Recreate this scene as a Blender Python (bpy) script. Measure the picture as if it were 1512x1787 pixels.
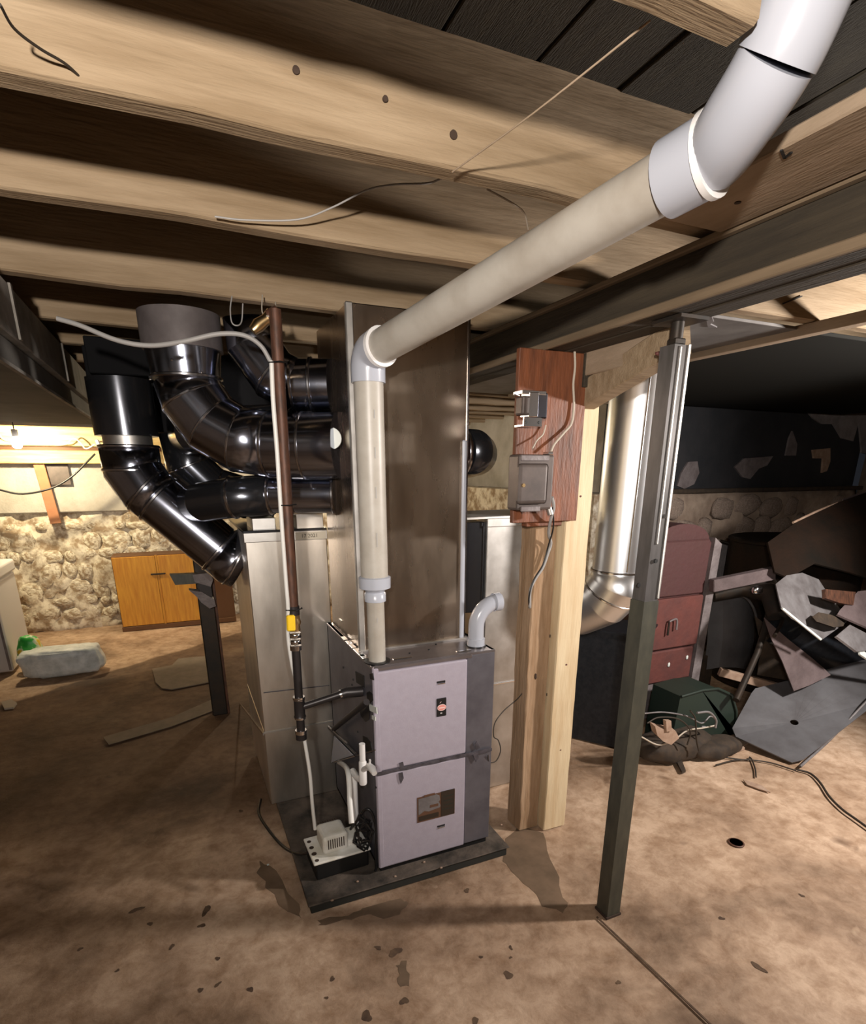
import bpy, bmesh, math, random
from mathutils import Vector, Matrix
from math import sin, cos, pi, radians, atan, sqrt
V = Vector
random.seed(7)
for o in list(bpy.data.objects): bpy.data.objects.remove(o)
SC = bpy.context.scene
COL = SC.collection
# ------------------------------------------------------------ camera
W, H = 1512, 1787
F, CX, CY, CH = 981.0, 755.0, 1137.0, 1.5
PITCH, YAW = atan((CY - 820.0) / F), -radians(23.8)
cd = bpy.data.cameras.new('camera'); cam = bpy.data.objects.new('camera', cd); COL.objects.link(cam)
cam.location = (0, 0, CH); cam.rotation_euler = (pi / 2 - PITCH, 0, YAW)
cd.sensor_fit = 'VERTICAL'; cd.sensor_height = 36.0; cd.lens = F / H * 36.0
cd.shift_x = -(CX - W / 2) / H; cd.shift_y = (CY - H / 2) / H
cd.clip_start = 0.02
SC.camera = cam
# ------------------------------------------------------------ world, lights, exposure
wd = bpy.data.worlds.new('world'); SC.world = wd; wd.use_nodes = True
wd.node_tree.nodes['Background'].inputs[0].default_value = (0.6, 0.65, 0.8, 1)
wd.node_tree.nodes['Background'].inputs[1].default_value = 0.02
SC.view_settings.view_transform = 'Standard'; SC.view_settings.look = 'None'
SC.view_settings.exposure = 0.0; SC.view_settings.gamma = 1.0
SC.view_settings.use_curve_mapping = False
def lamp(name, loc, power, col, r=0.04, typ='POINT', aim=None, ang=None, blend=.1):
    l = bpy.data.lights.new(name, typ); l.energy = power; l.color = col; l.shadow_soft_size = r
    o = bpy.data.objects.new(name, l); COL.objects.link(o); o.location = loc
    if aim is not None:
        o.rotation_euler = Vector(aim).to_track_quat('-Z', 'Y').to_euler()
    if ang: l.spot_size = radians(ang); l.spot_blend = blend
    return o
lamp('work_light', (2.95, 0.53, 1.70), 235, (1, .92, .86), .07, 'SPOT', (-1, .75, -.30), 168, .35)
lamp('hand_lamp', (-0.32, -0.42, 1.74), 200, (1, .91, .82), .035, 'SPOT', (.40, 1, .50), 140, .9)
lamp('phone_flash', (0.06, -0.03, 1.56), 34, (1, .96, .92), .012, 'SPOT', (.42, 1, -.55), 92, .7)
lamp('bulb_light', (-1.09, 5.66, 1.72), 78, (1, .82, .52), .03, 'SPOT', (-.2, .85, -.66), 178, .08)
lamp('back_fill_light', (1.2, 5.6, 1.75), 45, (1, .84, .6), .05)  # added unseen lamp, fills the back wall and floor

# pixel of the photograph -> point of the room on a given plane
_r = Vector((cos(YAW), sin(YAW), 0)); _f0 = Vector((-sin(YAW), cos(YAW), 0))
_w = _f0 * cos(PITCH) + Vector((0, 0, -sin(PITCH))); _u = _r.cross(_w)
def P(px, py, x=None, y=None, z=None, d=None):
    v = _r * ((px - CX) / F) - _u * ((py - CY) / F) + _w
    if x is not None: t = x / v.x
    elif y is not None: t = y / v.y
    elif z is not None: t = (z - CH) / v.z
    else: t = d
    return Vector((0, 0, CH)) + v * t

# ------------------------------------------------------------ materials
MT = {}
def mat(name, col, rough=.6, metal=0.0, spots=None, scale=8, bump=0.0, bscale=60, stretch=(1, 1, 1), emit=None, contrast=(.35, .65), rvar=0, spec=None, coord='Object'):
    m = bpy.data.materials.new(name); m.use_nodes = True; nt = m.node_tree; N = nt.nodes; L = nt.links
    b = N['Principled BSDF']; b.inputs['Roughness'].default_value = rough; b.inputs['Metallic'].default_value = metal
    b.inputs['Base Color'].default_value = (*col, 1)
    if spec is not None: b.inputs['Specular IOR Level'].default_value = spec
    tc = N.new('ShaderNodeTexCoord'); mp = N.new('ShaderNodeMapping'); mp.inputs['Scale'].default_value = stretch
    L.new(tc.outputs[coord], mp.inputs[0])
    if spots:
        n = N.new('ShaderNodeTexNoise'); n.inputs['Scale'].default_value = scale; n.inputs['Detail'].default_value = 6
        n.inputs['Roughness'].default_value = .6
        L.new(mp.outputs[0], n.inputs[0])
        r = N.new('ShaderNodeValToRGB'); r.color_ramp.elements[0].position = contrast[0]; r.color_ramp.elements[1].position = contrast[1]
        r.color_ramp.elements[0].color = (*spots, 1); r.color_ramp.elements[1].color = (*col, 1)
        L.new(n.outputs[0], r.inputs[0]); L.new(r.outputs[0], b.inputs['Base Color'])
        if rvar:
            mr = N.new('ShaderNodeMapRange'); mr.inputs[3].default_value = max(0, rough - rvar); mr.inputs[4].default_value = rough + rvar
            L.new(n.outputs[0], mr.inputs[0]); L.new(mr.outputs[0], b.inputs['Roughness'])
    if bump:
        n2 = N.new('ShaderNodeTexNoise'); n2.inputs['Scale'].default_value = bscale; n2.inputs['Detail'].default_value = 4
        L.new(mp.outputs[0], n2.inputs[0]); bp = N.new('ShaderNodeBump'); bp.inputs['Strength'].default_value = bump; bp.inputs['Distance'].default_value = .01
        L.new(n2.outputs[0], bp.inputs['Height']); L.new(bp.outputs[0], b.inputs['Normal'])
    if emit:
        b.inputs['Emission Color'].default_value = (*emit[0], 1); b.inputs['Emission Strength'].default_value = emit[1]
    MT[name] = m; return m
mat('joist', (.37, .275, .175), .85, spots=(.25, .175, .10), scale=4, stretch=(.6, 9, 6), bump=.3, bscale=25)
mat('subfloor', (.038, .031, .019), .9, spots=(.024, .019, .012), scale=5, stretch=(8, 1, 1), bump=.3)
mat('girder', (.055, .042, .026), .85, spots=(.03, .023, .015), scale=5, stretch=(6, .5, 6), bump=.4, bscale=30)
mat('ledger', (.22, .16, .10), .8, spots=(.14, .10, .06), scale=5, stretch=(6, .5, 6))
mat('old_wood', (.43, .29, .18), .85, spots=(.30, .185, .10), scale=5, stretch=(7, 7, .8), bump=.4, bscale=14)
mat('new_wood', (.74, .61, .40), .7, spots=(.62, .46, .27), scale=3, stretch=(7, 7, .8), bump=.15, bscale=20)
mat('plank_wood', (.36, .27, .19), .8, spots=(.27, .20, .13), scale=6, stretch=(3, .6, 3), bump=.2)
mat('red_board', (.25, .08, .032), .55, spots=(.08, .03, .016), scale=5, stretch=(6, 6, 1.0), bump=.25, bscale=25, contrast=(.3, .7))
mat('galv', (.80, .75, .68), .40, 1, spots=(.62, .58, .52), scale=3, rvar=.09, bump=.035, bscale=3, stretch=(2.5, 2.5, .8))
mat('galv_dull', (.70, .68, .65), .45, 1, spots=(.52, .50, .47), scale=7, rvar=.1, bump=.04, bscale=8)
mat('duct', (.42, .45, .54), .17, 1, spots=(.33, .35, .43), scale=5, bump=.05, bscale=4)
mat('duct_bright', (.93, .96, 1.0), .34, 1, bump=.03, bscale=4, stretch=(3, 3, .5))
mat('duct_dark', (.10, .105, .12), .2, .9, bump=.04, bscale=5)
mat('seam', (.55, .55, .58), .2, 1)
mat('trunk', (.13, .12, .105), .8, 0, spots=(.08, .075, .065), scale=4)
mat('panning', (.20, .19, .18), .6, .3, spots=(.12, .11, .105), scale=5)
mat('bay_shade', (.02, .02, .018), .9, spec=.1, spots=(.02, .02, .018), scale=4)  # near-black that paints the shade of the joist bays
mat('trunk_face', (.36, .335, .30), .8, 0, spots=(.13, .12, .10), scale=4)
mat('collar_dusty', (.16, .14, .14), .6, .2, spots=(.10, .085, .085), scale=8)
mat('plenum', (.66, .55, .44), .27, 1, spots=(.50, .41, .33), scale=3, rvar=.08, bump=.012, bscale=2, stretch=(2.5, 2.5, .7))
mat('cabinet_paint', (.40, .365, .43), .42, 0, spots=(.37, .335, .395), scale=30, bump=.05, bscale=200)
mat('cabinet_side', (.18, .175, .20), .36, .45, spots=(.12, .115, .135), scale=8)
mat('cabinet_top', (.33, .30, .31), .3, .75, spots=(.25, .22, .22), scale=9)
mat('black', (.008, .008, .008), .5)
mat('matt_black', (.010, .010, .011), .85, spec=.1)
mat('rubber', (.012, .012, .013), .35)
mat('iron', (.035, .03, .03), .4, .4)
mat('rust', (.14, .06, .035), .55, .25, spots=(.06, .03, .02), scale=18, stretch=(4, 4, 1))
mat('pvc', (.85, .84, .84), .32, spots=(.76, .74, .70), scale=6, stretch=(1, 1, 1), contrast=(.25, .6))
mat('pvc_pipe', (.46, .43, .38), .4, spots=(.34, .30, .25), scale=7, contrast=(.25, .6))
mat('pvc_fit', (.43, .45, .51), .25)
mat('white_tube', (.8, .79, .75), .4)
mat('cable_grey', (.36, .35, .34), .5)
mat('yellow', (.85, .55, .02), .4)
mat('brass', (.72, .5, .25), .3, 1)
mat('chrome', (.75, .75, .76), .18, 1)
mat('tape', (.09, .08, .095), .6, spots=(.04, .035, .04), scale=30)
mat('pad', (.13, .10, .078), .8, spots=(.028, .023, .018), scale=9, bump=.4, bscale=40)
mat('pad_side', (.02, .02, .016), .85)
mat('pump', (.92, .91, .87), .45, spots=(.68, .65, .55), scale=10)
mat('post_grey', (.085, .082, .06), .5, .1, spots=(.055, .055, .042), scale=10, stretch=(3, 3, 1))
mat('post_galv', (.16, .15, .15), .4, .5, spots=(.11, .105, .10), scale=10, stretch=(4, 4, .8))
mat('dark_steel', (.03, .028, .025), .5, .5, spots=(.05, .035, .025), scale=15)
mat('box_brown', (.11, .085, .075), .5, .2, spots=(.07, .055, .05), scale=15)
mat('red_iron', (.15, .047, .038), .65, .1, spots=(.11, .04, .035), scale=9, bump=.3, bscale=30)
mat('red_iron_dark', (.075, .03, .028), .7, .1, spots=(.08, .03, .03), scale=9, bump=.3, bscale=30)
mat('grey_trim', (.24, .21, .21), .6, .1, spots=(.15, .125, .125), scale=14, bump=.3)
mat('sheet_grey', (.17, .17, .18), .5, .35, spots=(.12, .115, .12), scale=6, bump=.15, bscale=12)
mat('sheet_light', (.27, .26, .265), .5, .3, spots=(.16, .145, .145), scale=10, bump=.2, bscale=15)
mat('sheet_mauve', (.14, .105, .105), .7, spots=(.09, .065, .065), scale=8, bump=.3)
mat('drum', (.010, .008, .006), .85, .0, spec=.12, spots=(.02, .011, .007), scale=4, bump=.3)
mat('black_box', (.016, .02, .026), .35, .4, spots=(.03, .033, .04), scale=40)
mat('green_bin', (.018, .03, .022), .5)
mat('debris', (.42, .30, .22), .8, spots=(.30, .19, .13), scale=20)
mat('scrap_dark', (.03, .022, .016), .85, spots=(.06, .04, .025), scale=20)
mat('cab_wood', (.66, .32, .035), .45, spots=(.50, .20, .02), scale=5, stretch=(10, 10, .8))
mat('cab_edge', (.12, .05, .015), .6)
mat('sill', (.80, .62, .30), .7, spots=(.60, .42, .16), scale=4, stretch=(.7, 6, 8), bump=.3)
mat('pipe_red', (.25, .12, .09), .6)
mat('strut', (.42, .19, .09), .7, spots=(.32, .13, .06), scale=6)
mat('white_box', (.62, .60, .60), .4)
mat('bag_white', (.86, .90, .90), .45, bump=.8, bscale=14, spots=(.55, .6, .6), scale=12)
mat('mat_grey', (.24, .19, .14), .9, spots=(.19, .15, .105), scale=12)
mat('lamp_glass', (1, .95, .8), .3, emit=((1, .93, .78), 60))
mat('label_white', (.72, .76, .72), .5)
mat('label_dark', (.035, .025, .018), .4)
mat('label_brown', (.12, .06, .035), .4)
mat('logo_red', (.75, .28, .24), .4)
mat('logo_light', (.85, .62, .58), .4)
mat('spots_dark', (.05, .03, .02), .9)
mat('stain', (.13, .08, .045), .9, spots=(.07, .04, .025), scale=30)
mat('cord', (.03, .022, .015), .6)
mat('card', (.5, .44, .36), .8)
mat('beige_tape', (.62, .56, .45), .5)

# concrete floor
def floor_mat():
    m = bpy.data.materials.new('concrete'); m.use_nodes = True; nt = m.node_tree; N = nt.nodes; L = nt.links
    b = N['Principled BSDF']; tc = N.new('ShaderNodeTexCoord')
    def noise(s, d=6, r=.6):
        n = N.new('ShaderNodeTexNoise'); n.inputs['Scale'].default_value = s; n.inputs['Detail'].default_value = d; n.inputs['Roughness'].default_value = r
        L.new(tc.outputs['Object'], n.inputs[0]); n.inputs['Distortion'].default_value = .3; return n
    def ramp(src, stops):
        r = N.new('ShaderNodeValToRGB'); e = r.color_ramp.elements
        e[0].position, e[0].color = stops[0][0], (*stops[0][1], 1); e[1].position, e[1].color = stops[1][0], (*stops[1][1], 1)
        for p, c in stops[2:]:
            k = e.new(p); k.color = (*c, 1)
        L.new(src, r.inputs[0]); return r
    def mix(fac, a, c, mode='MIX'):
        x = N.new('ShaderNodeMix'); x.data_type = 'RGBA'; x.blend_type = mode
        if isinstance(fac, float): x.inputs[0].default_value = fac
        else: L.new(fac, x.inputs[0])
        for i, v in ((6, a), (7, c)):
            if isinstance(v, tuple): x.inputs[i].default_value = (*v, 1)
            else: L.new(v, x.inputs[i])
        return x.outputs[2]
    base = ramp(noise(1.6).outputs[0], [(.34, (.22, .14, .085)), (.64, (.66, .48, .34)), (.48, (.46, .315, .21))]).outputs[0]
    fine = ramp(noise(14, 8, .7).outputs[0], [(.34, (.62, .55, .48)), (.6, (1, 1, 1))]).outputs[0]
    c = mix(1.0, base, fine, 'MULTIPLY')
    st = ramp(noise(4.3, 3).outputs[0], [(.66, (0, 0, 0)), (.76, (1, 1, 1))]).outputs[0]
    c = mix(st, c, (.16, .09, .05))
    pl = ramp(noise(3.1, 4).outputs[0], [(.28, (1, 1, 1)), (.36, (0, 0, 0))]).outputs[0]
    c = mix(pl, c, (.55, .41, .28))
    # shade of the unlit left floor, painted into the colour with a crooked border
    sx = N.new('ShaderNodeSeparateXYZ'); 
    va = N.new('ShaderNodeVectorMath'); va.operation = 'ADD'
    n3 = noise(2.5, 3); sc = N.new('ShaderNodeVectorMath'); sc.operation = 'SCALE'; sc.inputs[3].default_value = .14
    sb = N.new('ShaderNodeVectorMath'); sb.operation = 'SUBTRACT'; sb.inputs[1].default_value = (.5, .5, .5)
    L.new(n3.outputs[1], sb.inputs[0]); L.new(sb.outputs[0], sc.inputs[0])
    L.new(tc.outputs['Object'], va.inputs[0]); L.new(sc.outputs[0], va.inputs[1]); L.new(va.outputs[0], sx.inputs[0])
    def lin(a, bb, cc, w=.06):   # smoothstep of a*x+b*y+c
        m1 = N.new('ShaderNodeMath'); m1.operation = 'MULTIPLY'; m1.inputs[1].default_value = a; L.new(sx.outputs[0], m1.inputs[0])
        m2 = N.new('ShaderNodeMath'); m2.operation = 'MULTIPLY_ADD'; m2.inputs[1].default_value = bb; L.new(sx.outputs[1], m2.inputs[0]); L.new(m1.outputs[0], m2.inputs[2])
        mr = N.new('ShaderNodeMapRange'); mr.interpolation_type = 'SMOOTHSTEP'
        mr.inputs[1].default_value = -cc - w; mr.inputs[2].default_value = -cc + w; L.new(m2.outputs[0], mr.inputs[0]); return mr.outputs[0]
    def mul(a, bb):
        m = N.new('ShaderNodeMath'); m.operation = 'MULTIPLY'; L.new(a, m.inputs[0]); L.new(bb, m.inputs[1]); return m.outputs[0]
    floor_shade = mul(mul(lin(.75, -1, 4.415, .03), lin(.25, 1, -.05, .22)), lin(-1, 0, -.85, .3))  # mask of the painted shade on the left floor
    c = mix(floor_shade, c, mix(1.0, c, (.33, .28, .24), 'MULTIPLY'))
    L.new(c, b.inputs['Base Color'])
    ro = N.new('ShaderNodeMapRange'); ro.inputs[3].default_value = .55; ro.inputs[4].default_value = .9
    L.new(noise(3).outputs[0], ro.inputs[0]); L.new(ro.outputs[0], b.inputs['Roughness'])
    bp = N.new('ShaderNodeBump'); bp.inputs['Strength'].default_value = .35; bp.inputs['Distance'].default_value = .012
    L.new(noise(22, 8, .7).outputs[0], bp.inputs['Height']); L.new(bp.outputs[0], b.inputs['Normal'])
    MT['concrete'] = m
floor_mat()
mat('whitewash', (.78, .71, .57), .9, spots=(.33, .24, .15), scale=11, bump=1.0, bscale=18, contrast=(.40, .58))
mat('stone_white', (.80, .74, .60), .9, spots=(.36, .27, .17), scale=2.2, bump=1.0, bscale=5, contrast=(.40, .60))
mat('plaster_grey', (.50, .47, .42), .9, spots=(.38, .35, .30), scale=5, bump=.4)
mat('wall_dirt', (.40, .31, .24), .9, spots=(.22, .16, .12), scale=5, bump=.8, bscale=16)
mat('stone_brown', (.42, .33, .27), .9, spots=(.24, .18, .145), scale=8, bump=.9, bscale=20)
mat('tar', (.016, .018, .022), .75, spots=(.028, .028, .032), scale=4, bump=.3, bscale=20)
mat('plaster_patch', (.30, .27, .27), .85, spots=(.2, .18, .18), scale=9, bump=.4)

# ------------------------------------------------------------ mesh helpers
ORG = {}
def finish(bm, smooth=False, sharp=None):
    bmesh.ops.recalc_face_normals(bm, faces=bm.faces[:])
    if smooth:
        for f in bm.faces: f.smooth = True
        if sharp:
            for e in bm.edges:
                if len(e.link_faces) == 2 and e.calc_face_angle(0) > radians(sharp): e.smooth = False
    return bm
def empty(name, loc, label, cat, group=None, kind=None):
    o = bpy.data.objects.new(name, None); COL.objects.link(o); o.location = loc; o.empty_display_size = .05
    ORG[o.name] = Vector(loc); tag(o, label, cat, group, kind); return o
def tag(o, label=None, cat=None, group=None, kind=None):
    if label: o['label'] = label
    if cat: o['category'] = cat
    if group: o['group'] = group
    if kind: o['kind'] = kind
    return o
def obj(name, bm, m, parent=None, label=None, cat=None, group=None, kind=None):
    """link a bmesh (room coordinates) as one mesh object"""
    me = bpy.data.meshes.new(name)
    if parent is not None: org = ORG[parent.name]
    else:
        vs = [v.co for v in bm.verts]
        org = Vector(((min(v.x for v in vs) + max(v.x for v in vs)) / 2, (min(v.y for v in vs) + max(v.y for v in vs)) / 2, min(v.z for v in vs)))
    bmesh.ops.translate(bm, verts=bm.verts[:], vec=-org)
    bm.to_mesh(me); bm.free()
    o = bpy.data.objects.new(name, me); COL.objects.link(o)
    if parent is not None: o.parent = parent
    else: o.location = org
    ORG[o.name] = org.copy()
    if m: me.materials.append(MT[m])
    return tag(o, label, cat, group, kind)
def addbox(bm, x0, y0, z0, x1, y1, z1, M=None):
    vs = [bm.verts.new((x, y, z)) for x in (x0, x1) for y in (y0, y1) for z in (z0, z1)]
    for q in ((0, 1, 3, 2), (4, 6, 7, 5), (0, 4, 5, 1), (2, 3, 7, 6), (0, 2, 6, 4), (1, 5, 7, 3)):
        bm.faces.new([vs[i] for i in q])
    if M is not None: bmesh.ops.transform(bm, matrix=M, verts=vs)
    return vs
def box(x0, y0, z0, x1, y1, z1, bev=0.0, M=None, seg=1):
    bm = bmesh.new(); addbox(bm, x0, y0, z0, x1, y1, z1, M)
    if bev: bmesh.ops.bevel(bm, geom=bm.edges[:], offset=bev, segments=seg, affect='EDGES', profile=.5)
    return finish(bm)
def boxes(lst, bev=0):
    bm = bmesh.new()
    for b in lst: addbox(bm, *b)
    if bev: bmesh.ops.bevel(bm, geom=bm.edges[:], offset=bev, segments=1, affect='EDGES')
    return finish(bm)
def frame(p, q, roll=Vector((0, 0, 1))):
    d = (q - p).normalized(); s = d.cross(roll)
    if s.length < 1e-4: s = d.cross(Vector((1, 0, 0)))
    s.normalize(); t = s.cross(d); return d, s, t
def bar(p, q, w, h, bev=0.0, roll=Vector((0, 0, 1)), bm=None):
    """rectangular stick from p to q, w sideways, h along roll"""
    p, q = Vector(p), Vector(q); d, s, t = frame(p, q, Vector(roll)); own = bm is None
    if own: bm = bmesh.new()
    vs = []
    for e in (p, q):
        for a, b_ in ((-1, -1), (1, -1), (1, 1), (-1, 1)):
            vs.append(bm.verts.new(e + s * a * w / 2 + t * b_ * h / 2))
    for qd in ((0, 1, 2, 3), (7, 6, 5, 4), (0, 4, 5, 1), (1, 5, 6, 2), (2, 6, 7, 3), (3, 7, 4, 0)):
        bm.faces.new([vs[i] for i in qd])
    if own and bev: bmesh.ops.bevel(bm, geom=bm.edges[:], offset=bev, segments=1, affect='EDGES')
    return finish(bm) if own else bm
def tube(pts, r, n=24, cap=True, gore=False, bm=None):
    """round tube along pts (mitred). r number or list. gore=True keeps each length crisp"""
    pts = [Vector(p) for p in pts]; k = len(pts); rs = r if isinstance(r, (list, tuple)) else [r] * k
    own = bm is None
    if own: bm = bmesh.new()
    dirs = [(pts[i + 1] - pts[i]).normalized() for i in range(k - 1)]
    up = Vector((0, 0, 1)) if abs(dirs[0].z) < .9 else Vector((1, 0, 0))
    s = dirs[0].cross(up).normalized(); rings = []
    for i in range(k):
        if i == 0: nrm = dirs[0]; d = dirs[0]
        elif i == k - 1: nrm = dirs[-1]; d = dirs[-1]
        else: nrm = (dirs[i - 1] + dirs[i]).normalized(); d = dirs[i - 1]
        s = (s - d * s.dot(d)).normalized(); t = d.cross(s)
        ring = []
        for j in range(n):
            a = 2 * pi * j / n; v = s * cos(a) + t * sin(a)
            # project along d on the mitre plane
            kk = -(v.dot(nrm)) / max(.2, d.dot(nrm))
            ring.append(pts[i] + (v + d * kk) * rs[i])
        rings.append(ring)
        if i < k - 1:
            d2 = dirs[i]; q = d.rotation_difference(d2); s = q @ s
    def mk(ring): return [bm.verts.new(c) for c in ring]
    prev = mk(rings[0]); first = prev
    for i in range(1, k):
        cur = mk(rings[i])
        for j in range(n):
            f = bm.faces.new((prev[j], prev[(j + 1) % n], cur[(j + 1) % n], cur[j])); f.smooth = True
        prev = mk(rings[i]) if (gore and i < k - 1) else cur
    if cap:
        bm.faces.new(first[::-1]); bm.faces.new(cur)
    if own:
        if not gore: bmesh.ops.recalc_face_normals(bm, faces=bm.faces[:])
        for e in bm.edges:
            if len(e.link_faces) == 2 and e.calc_face_angle(0) > radians(50): e.smooth = False
    return bm
def curve(pts, n=8):
    pts = [Vector(p) for p in pts]; P_ = [pts[0] * 2 - pts[1]] + pts + [pts[-1] * 2 - pts[-2]]; out = []
    for i in range(1, len(P_) - 2):
        a, b, c, d = P_[i - 1:i + 3]
        for k in range(n):
            t = k / n
            out.append(.5 * ((2 * b) + (c - a) * t + (2 * a - 5 * b + 4 * c - d) * t * t + (3 * b - a - 3 * c + d) * t ** 3))
    out.append(pts[-1]); return out
def wire(pts, r, n=8, sub=6): return tube(curve(pts, sub), r, n)
def cyl(p, q, r, n=24, r2=None): return tube([p, q], [r, r if r2 is None else r2], n)
def ringband(c, axis, r, w=.012, t=.004, n=24):
    """a raised crimp or coupling around a pipe"""
    a = Vector(axis).normalized(); c = Vector(c)
    return tube([c - a * w / 2, c - a * w / 4, c + a * w / 4, c + a * w / 2], [r, r + t, r + t, r], n)
def prism(poly, vec):
    """solid: 3D polygon poly pushed by vec"""
    bm = bmesh.new(); vec = Vector(vec); a = [bm.verts.new(Vector(p)) for p in poly]; b = [bm.verts.new(Vector(p) + vec) for p in poly]
    bm.faces.new(a); bm.faces.new(b[::-1]); n = len(a)
    for i in range(n): bm.faces.new((a[i], b[i], b[(i + 1) % n], a[(i + 1) % n]))
    return finish(bm)
def sheetgrid(rows, th, jit=0.0):
    """a bent metal sheet: rows of 3D points, thickened along its normal"""
    bm = bmesh.new(); R = [[Vector(p) for p in r] for r in rows]
    nrm = (R[0][-1] - R[0][0]).cross(R[-1][0] - R[0][0]).normalized() * th
    A = [[bm.verts.new(p + nrm * jit * random.uniform(-1, 1) / th) for p in r] for r in R]
    B = [[bm.verts.new(v.co + nrm) for v in r] for r in A]
    for i in range(len(R) - 1):
        for j in range(len(R[0]) - 1):
            f = bm.faces.new((A[i][j], A[i][j + 1], A[i + 1][j + 1], A[i + 1][j])); f.smooth = True
            f = bm.faces.new((B[i][j], B[i + 1][j], B[i + 1][j + 1], B[i][j + 1])); f.smooth = True
    m, n = len(R), len(R[0])
    loop = [(0, j) for j in range(n)] + [(i, n - 1) for i in range(1, m)] + [(m - 1, j) for j in range(n - 2, -1, -1)] + [(i, 0) for i in range(m - 2, 0, -1)]
    for k in range(len(loop)):
        a, b = loop[k], loop[(k + 1) % len(loop)]
        bm.faces.new((A[a[0]][a[1]], B[a[0]][a[1]], B[b[0]][b[1]], A[b[0]][b[1]]))
    bmesh.ops.recalc_face_normals(bm, faces=bm.faces[:])
    for e in bm.edges:
        if len(e.link_faces) == 2 and e.calc_face_angle(0) > radians(40): e.smooth = False
    return bm
def lump(c, s, seed, sub=2, rot=0, amp=.16, pw=.75):
    rr = random.Random(seed); bm = bmesh.new(); bmesh.ops.create_icosphere(bm, subdivisions=sub, radius=1)
    for v in bm.verts:
        v.co *= 1 + rr.uniform(-amp, amp)
        v.co = Vector([math.copysign(abs(k) ** pw, k) for k in v.co])
    M = Matrix.Translation(c) @ Matrix.Rotation(rot, 4, 'Y') @ Matrix.Diagonal((*s, 1)); bmesh.ops.transform(bm, matrix=M, verts=bm.verts[:])
    for f in bm.faces: f.smooth = True
    return bm
def text(s, size, M, m, parent, name='lettering', depth=.0006):
    cu = bpy.data.curves.new(name, 'FONT'); cu.body = s; cu.size = size; cu.extrude = depth; cu.align_x = 'CENTER'; cu.align_y = 'CENTER'; cu.resolution_u = 2
    t = bpy.data.objects.new('tmp', cu); COL.objects.link(t); dg = bpy.context.evaluated_depsgraph_get(); dg.update()
    me = bpy.data.meshes.new_from_object(t.evaluated_get(dg)); bpy.data.objects.remove(t)
    me.transform(M); me.transform(Matrix.Translation(-ORG[parent.name])); me.materials.clear(); me.materials.append(MT[m])
    o = bpy.data.objects.new(name, me); COL.objects.link(o); o.parent = parent; ORG[o.name] = ORG[parent.name].copy(); return o
def face_y(x, y, z, s=1, rot=0):   # text/plates on a face looking towards -Y
    return Matrix.Translation((x, y, z)) @ Matrix.Rotation(rot, 4, 'Y') @ Matrix.Rotation(pi / 2, 4, 'X')
def arc(c, a, b, r, t0, t1, n):
    c, a, b = Vector(c), Vector(a), Vector(b)
    return [c + a * r * cos(t0 + (t1 - t0) * i / n) + b * r * sin(t0 + (t1 - t0) * i / n) for i in range(n + 1)]

# ================================================================ SETTING
FX0, FX1, FY0, FY1 = -3.2, 6.2, -2.4, 6.4
ZJ, ZS = 2.0, 2.19
bm = bmesh.new(); nx, ny = 110, 100
g = [[None] * (ny + 1) for _ in range(nx + 1)]
for i in range(nx + 1):
    for j in range(ny + 1):
        x = FX0 + (FX1 - FX0) * i / nx; y = FY0 + (FY1 - FY0) * j / ny
        z = .003 * (sin(x * 3.1 + y * 1.7) + sin(y * 4.3 - x * 2.2)) - .006
        g[i][j] = bm.verts.new((x, y, z))
for i in range(nx):
    for j in range(ny):
        f = bm.faces.new((g[i][j], g[i + 1][j], g[i + 1][j + 1], g[i][j + 1])); f.smooth = True
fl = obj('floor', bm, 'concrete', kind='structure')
# stains on the floor: dark spots
def blot(x, y, r, seed, asp=1.0, rot=0, mt='stain', name='floor_mark'):
    rr = random.Random(seed); bm = bmesh.new(); n = 18; ph = rr.uniform(0, 6)
    vs = []
    for k in range(n):
        a = 2 * pi * k / n; q = r * (1 + .22 * sin(2 * a + ph) + .16 * sin(3 * a + 2 * ph) + rr.uniform(-.08, .08))
        lx, ly = q * cos(a), q * asp * sin(a)
        vs.append(Vector((x + lx * cos(rot) - ly * sin(rot), y + lx * sin(rot) + ly * cos(rot), .0008 + .003 * (sin(x * 3.1 + y * 1.7) + sin(y * 4.3 - x * 2.2)) - .006)))
    bm.free(); return obj(name, prism(vs, (0, 0, .0006)), mt, fl)
for k, (px, py, r, asp) in enumerate([(350, 1727, .012, .8), (380, 1717, .014, .6), (437, 1725, .016, .6), (690, 1657, .028, .8), (640, 1770, .022, 1), (706, 1743, .017, 1), (888, 1698, .020, .9), (892, 1650, .012, .6),
        (238, 1587, .03, .5), (360, 1588, .034, .5), (262, 1612, .012, 1), (352, 1615, .016, .8), (300, 1652, .016, .6), (840, 1666, .008, 1), (815, 1550, .014, 1), (580, 1705, .013, .7),
        (1325, 1686, .03, .5), (1260, 1602, .014, .7), (1400, 1562, .012, .8), (1080, 1712, .01, 1), (830, 1778, .014, 1), (140, 1656, .01, 1), (205, 1694, .008, 1), (420, 1412, .014, 1), (380, 1672, .01, 1), (892, 1667, .006, 1), (570, 1738, .007, 1), (660, 1650, .018, .5)]):
    p = P(px, py, z=0); blot(p.x, p.y, r * .72, k, asp, random.uniform(0, 3))
mat('dark_patch', (.20, .13, .08), .8, spots=(.13, .085, .05), scale=9)  # darker brown for the irregular patches by the post foot and slab
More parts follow.
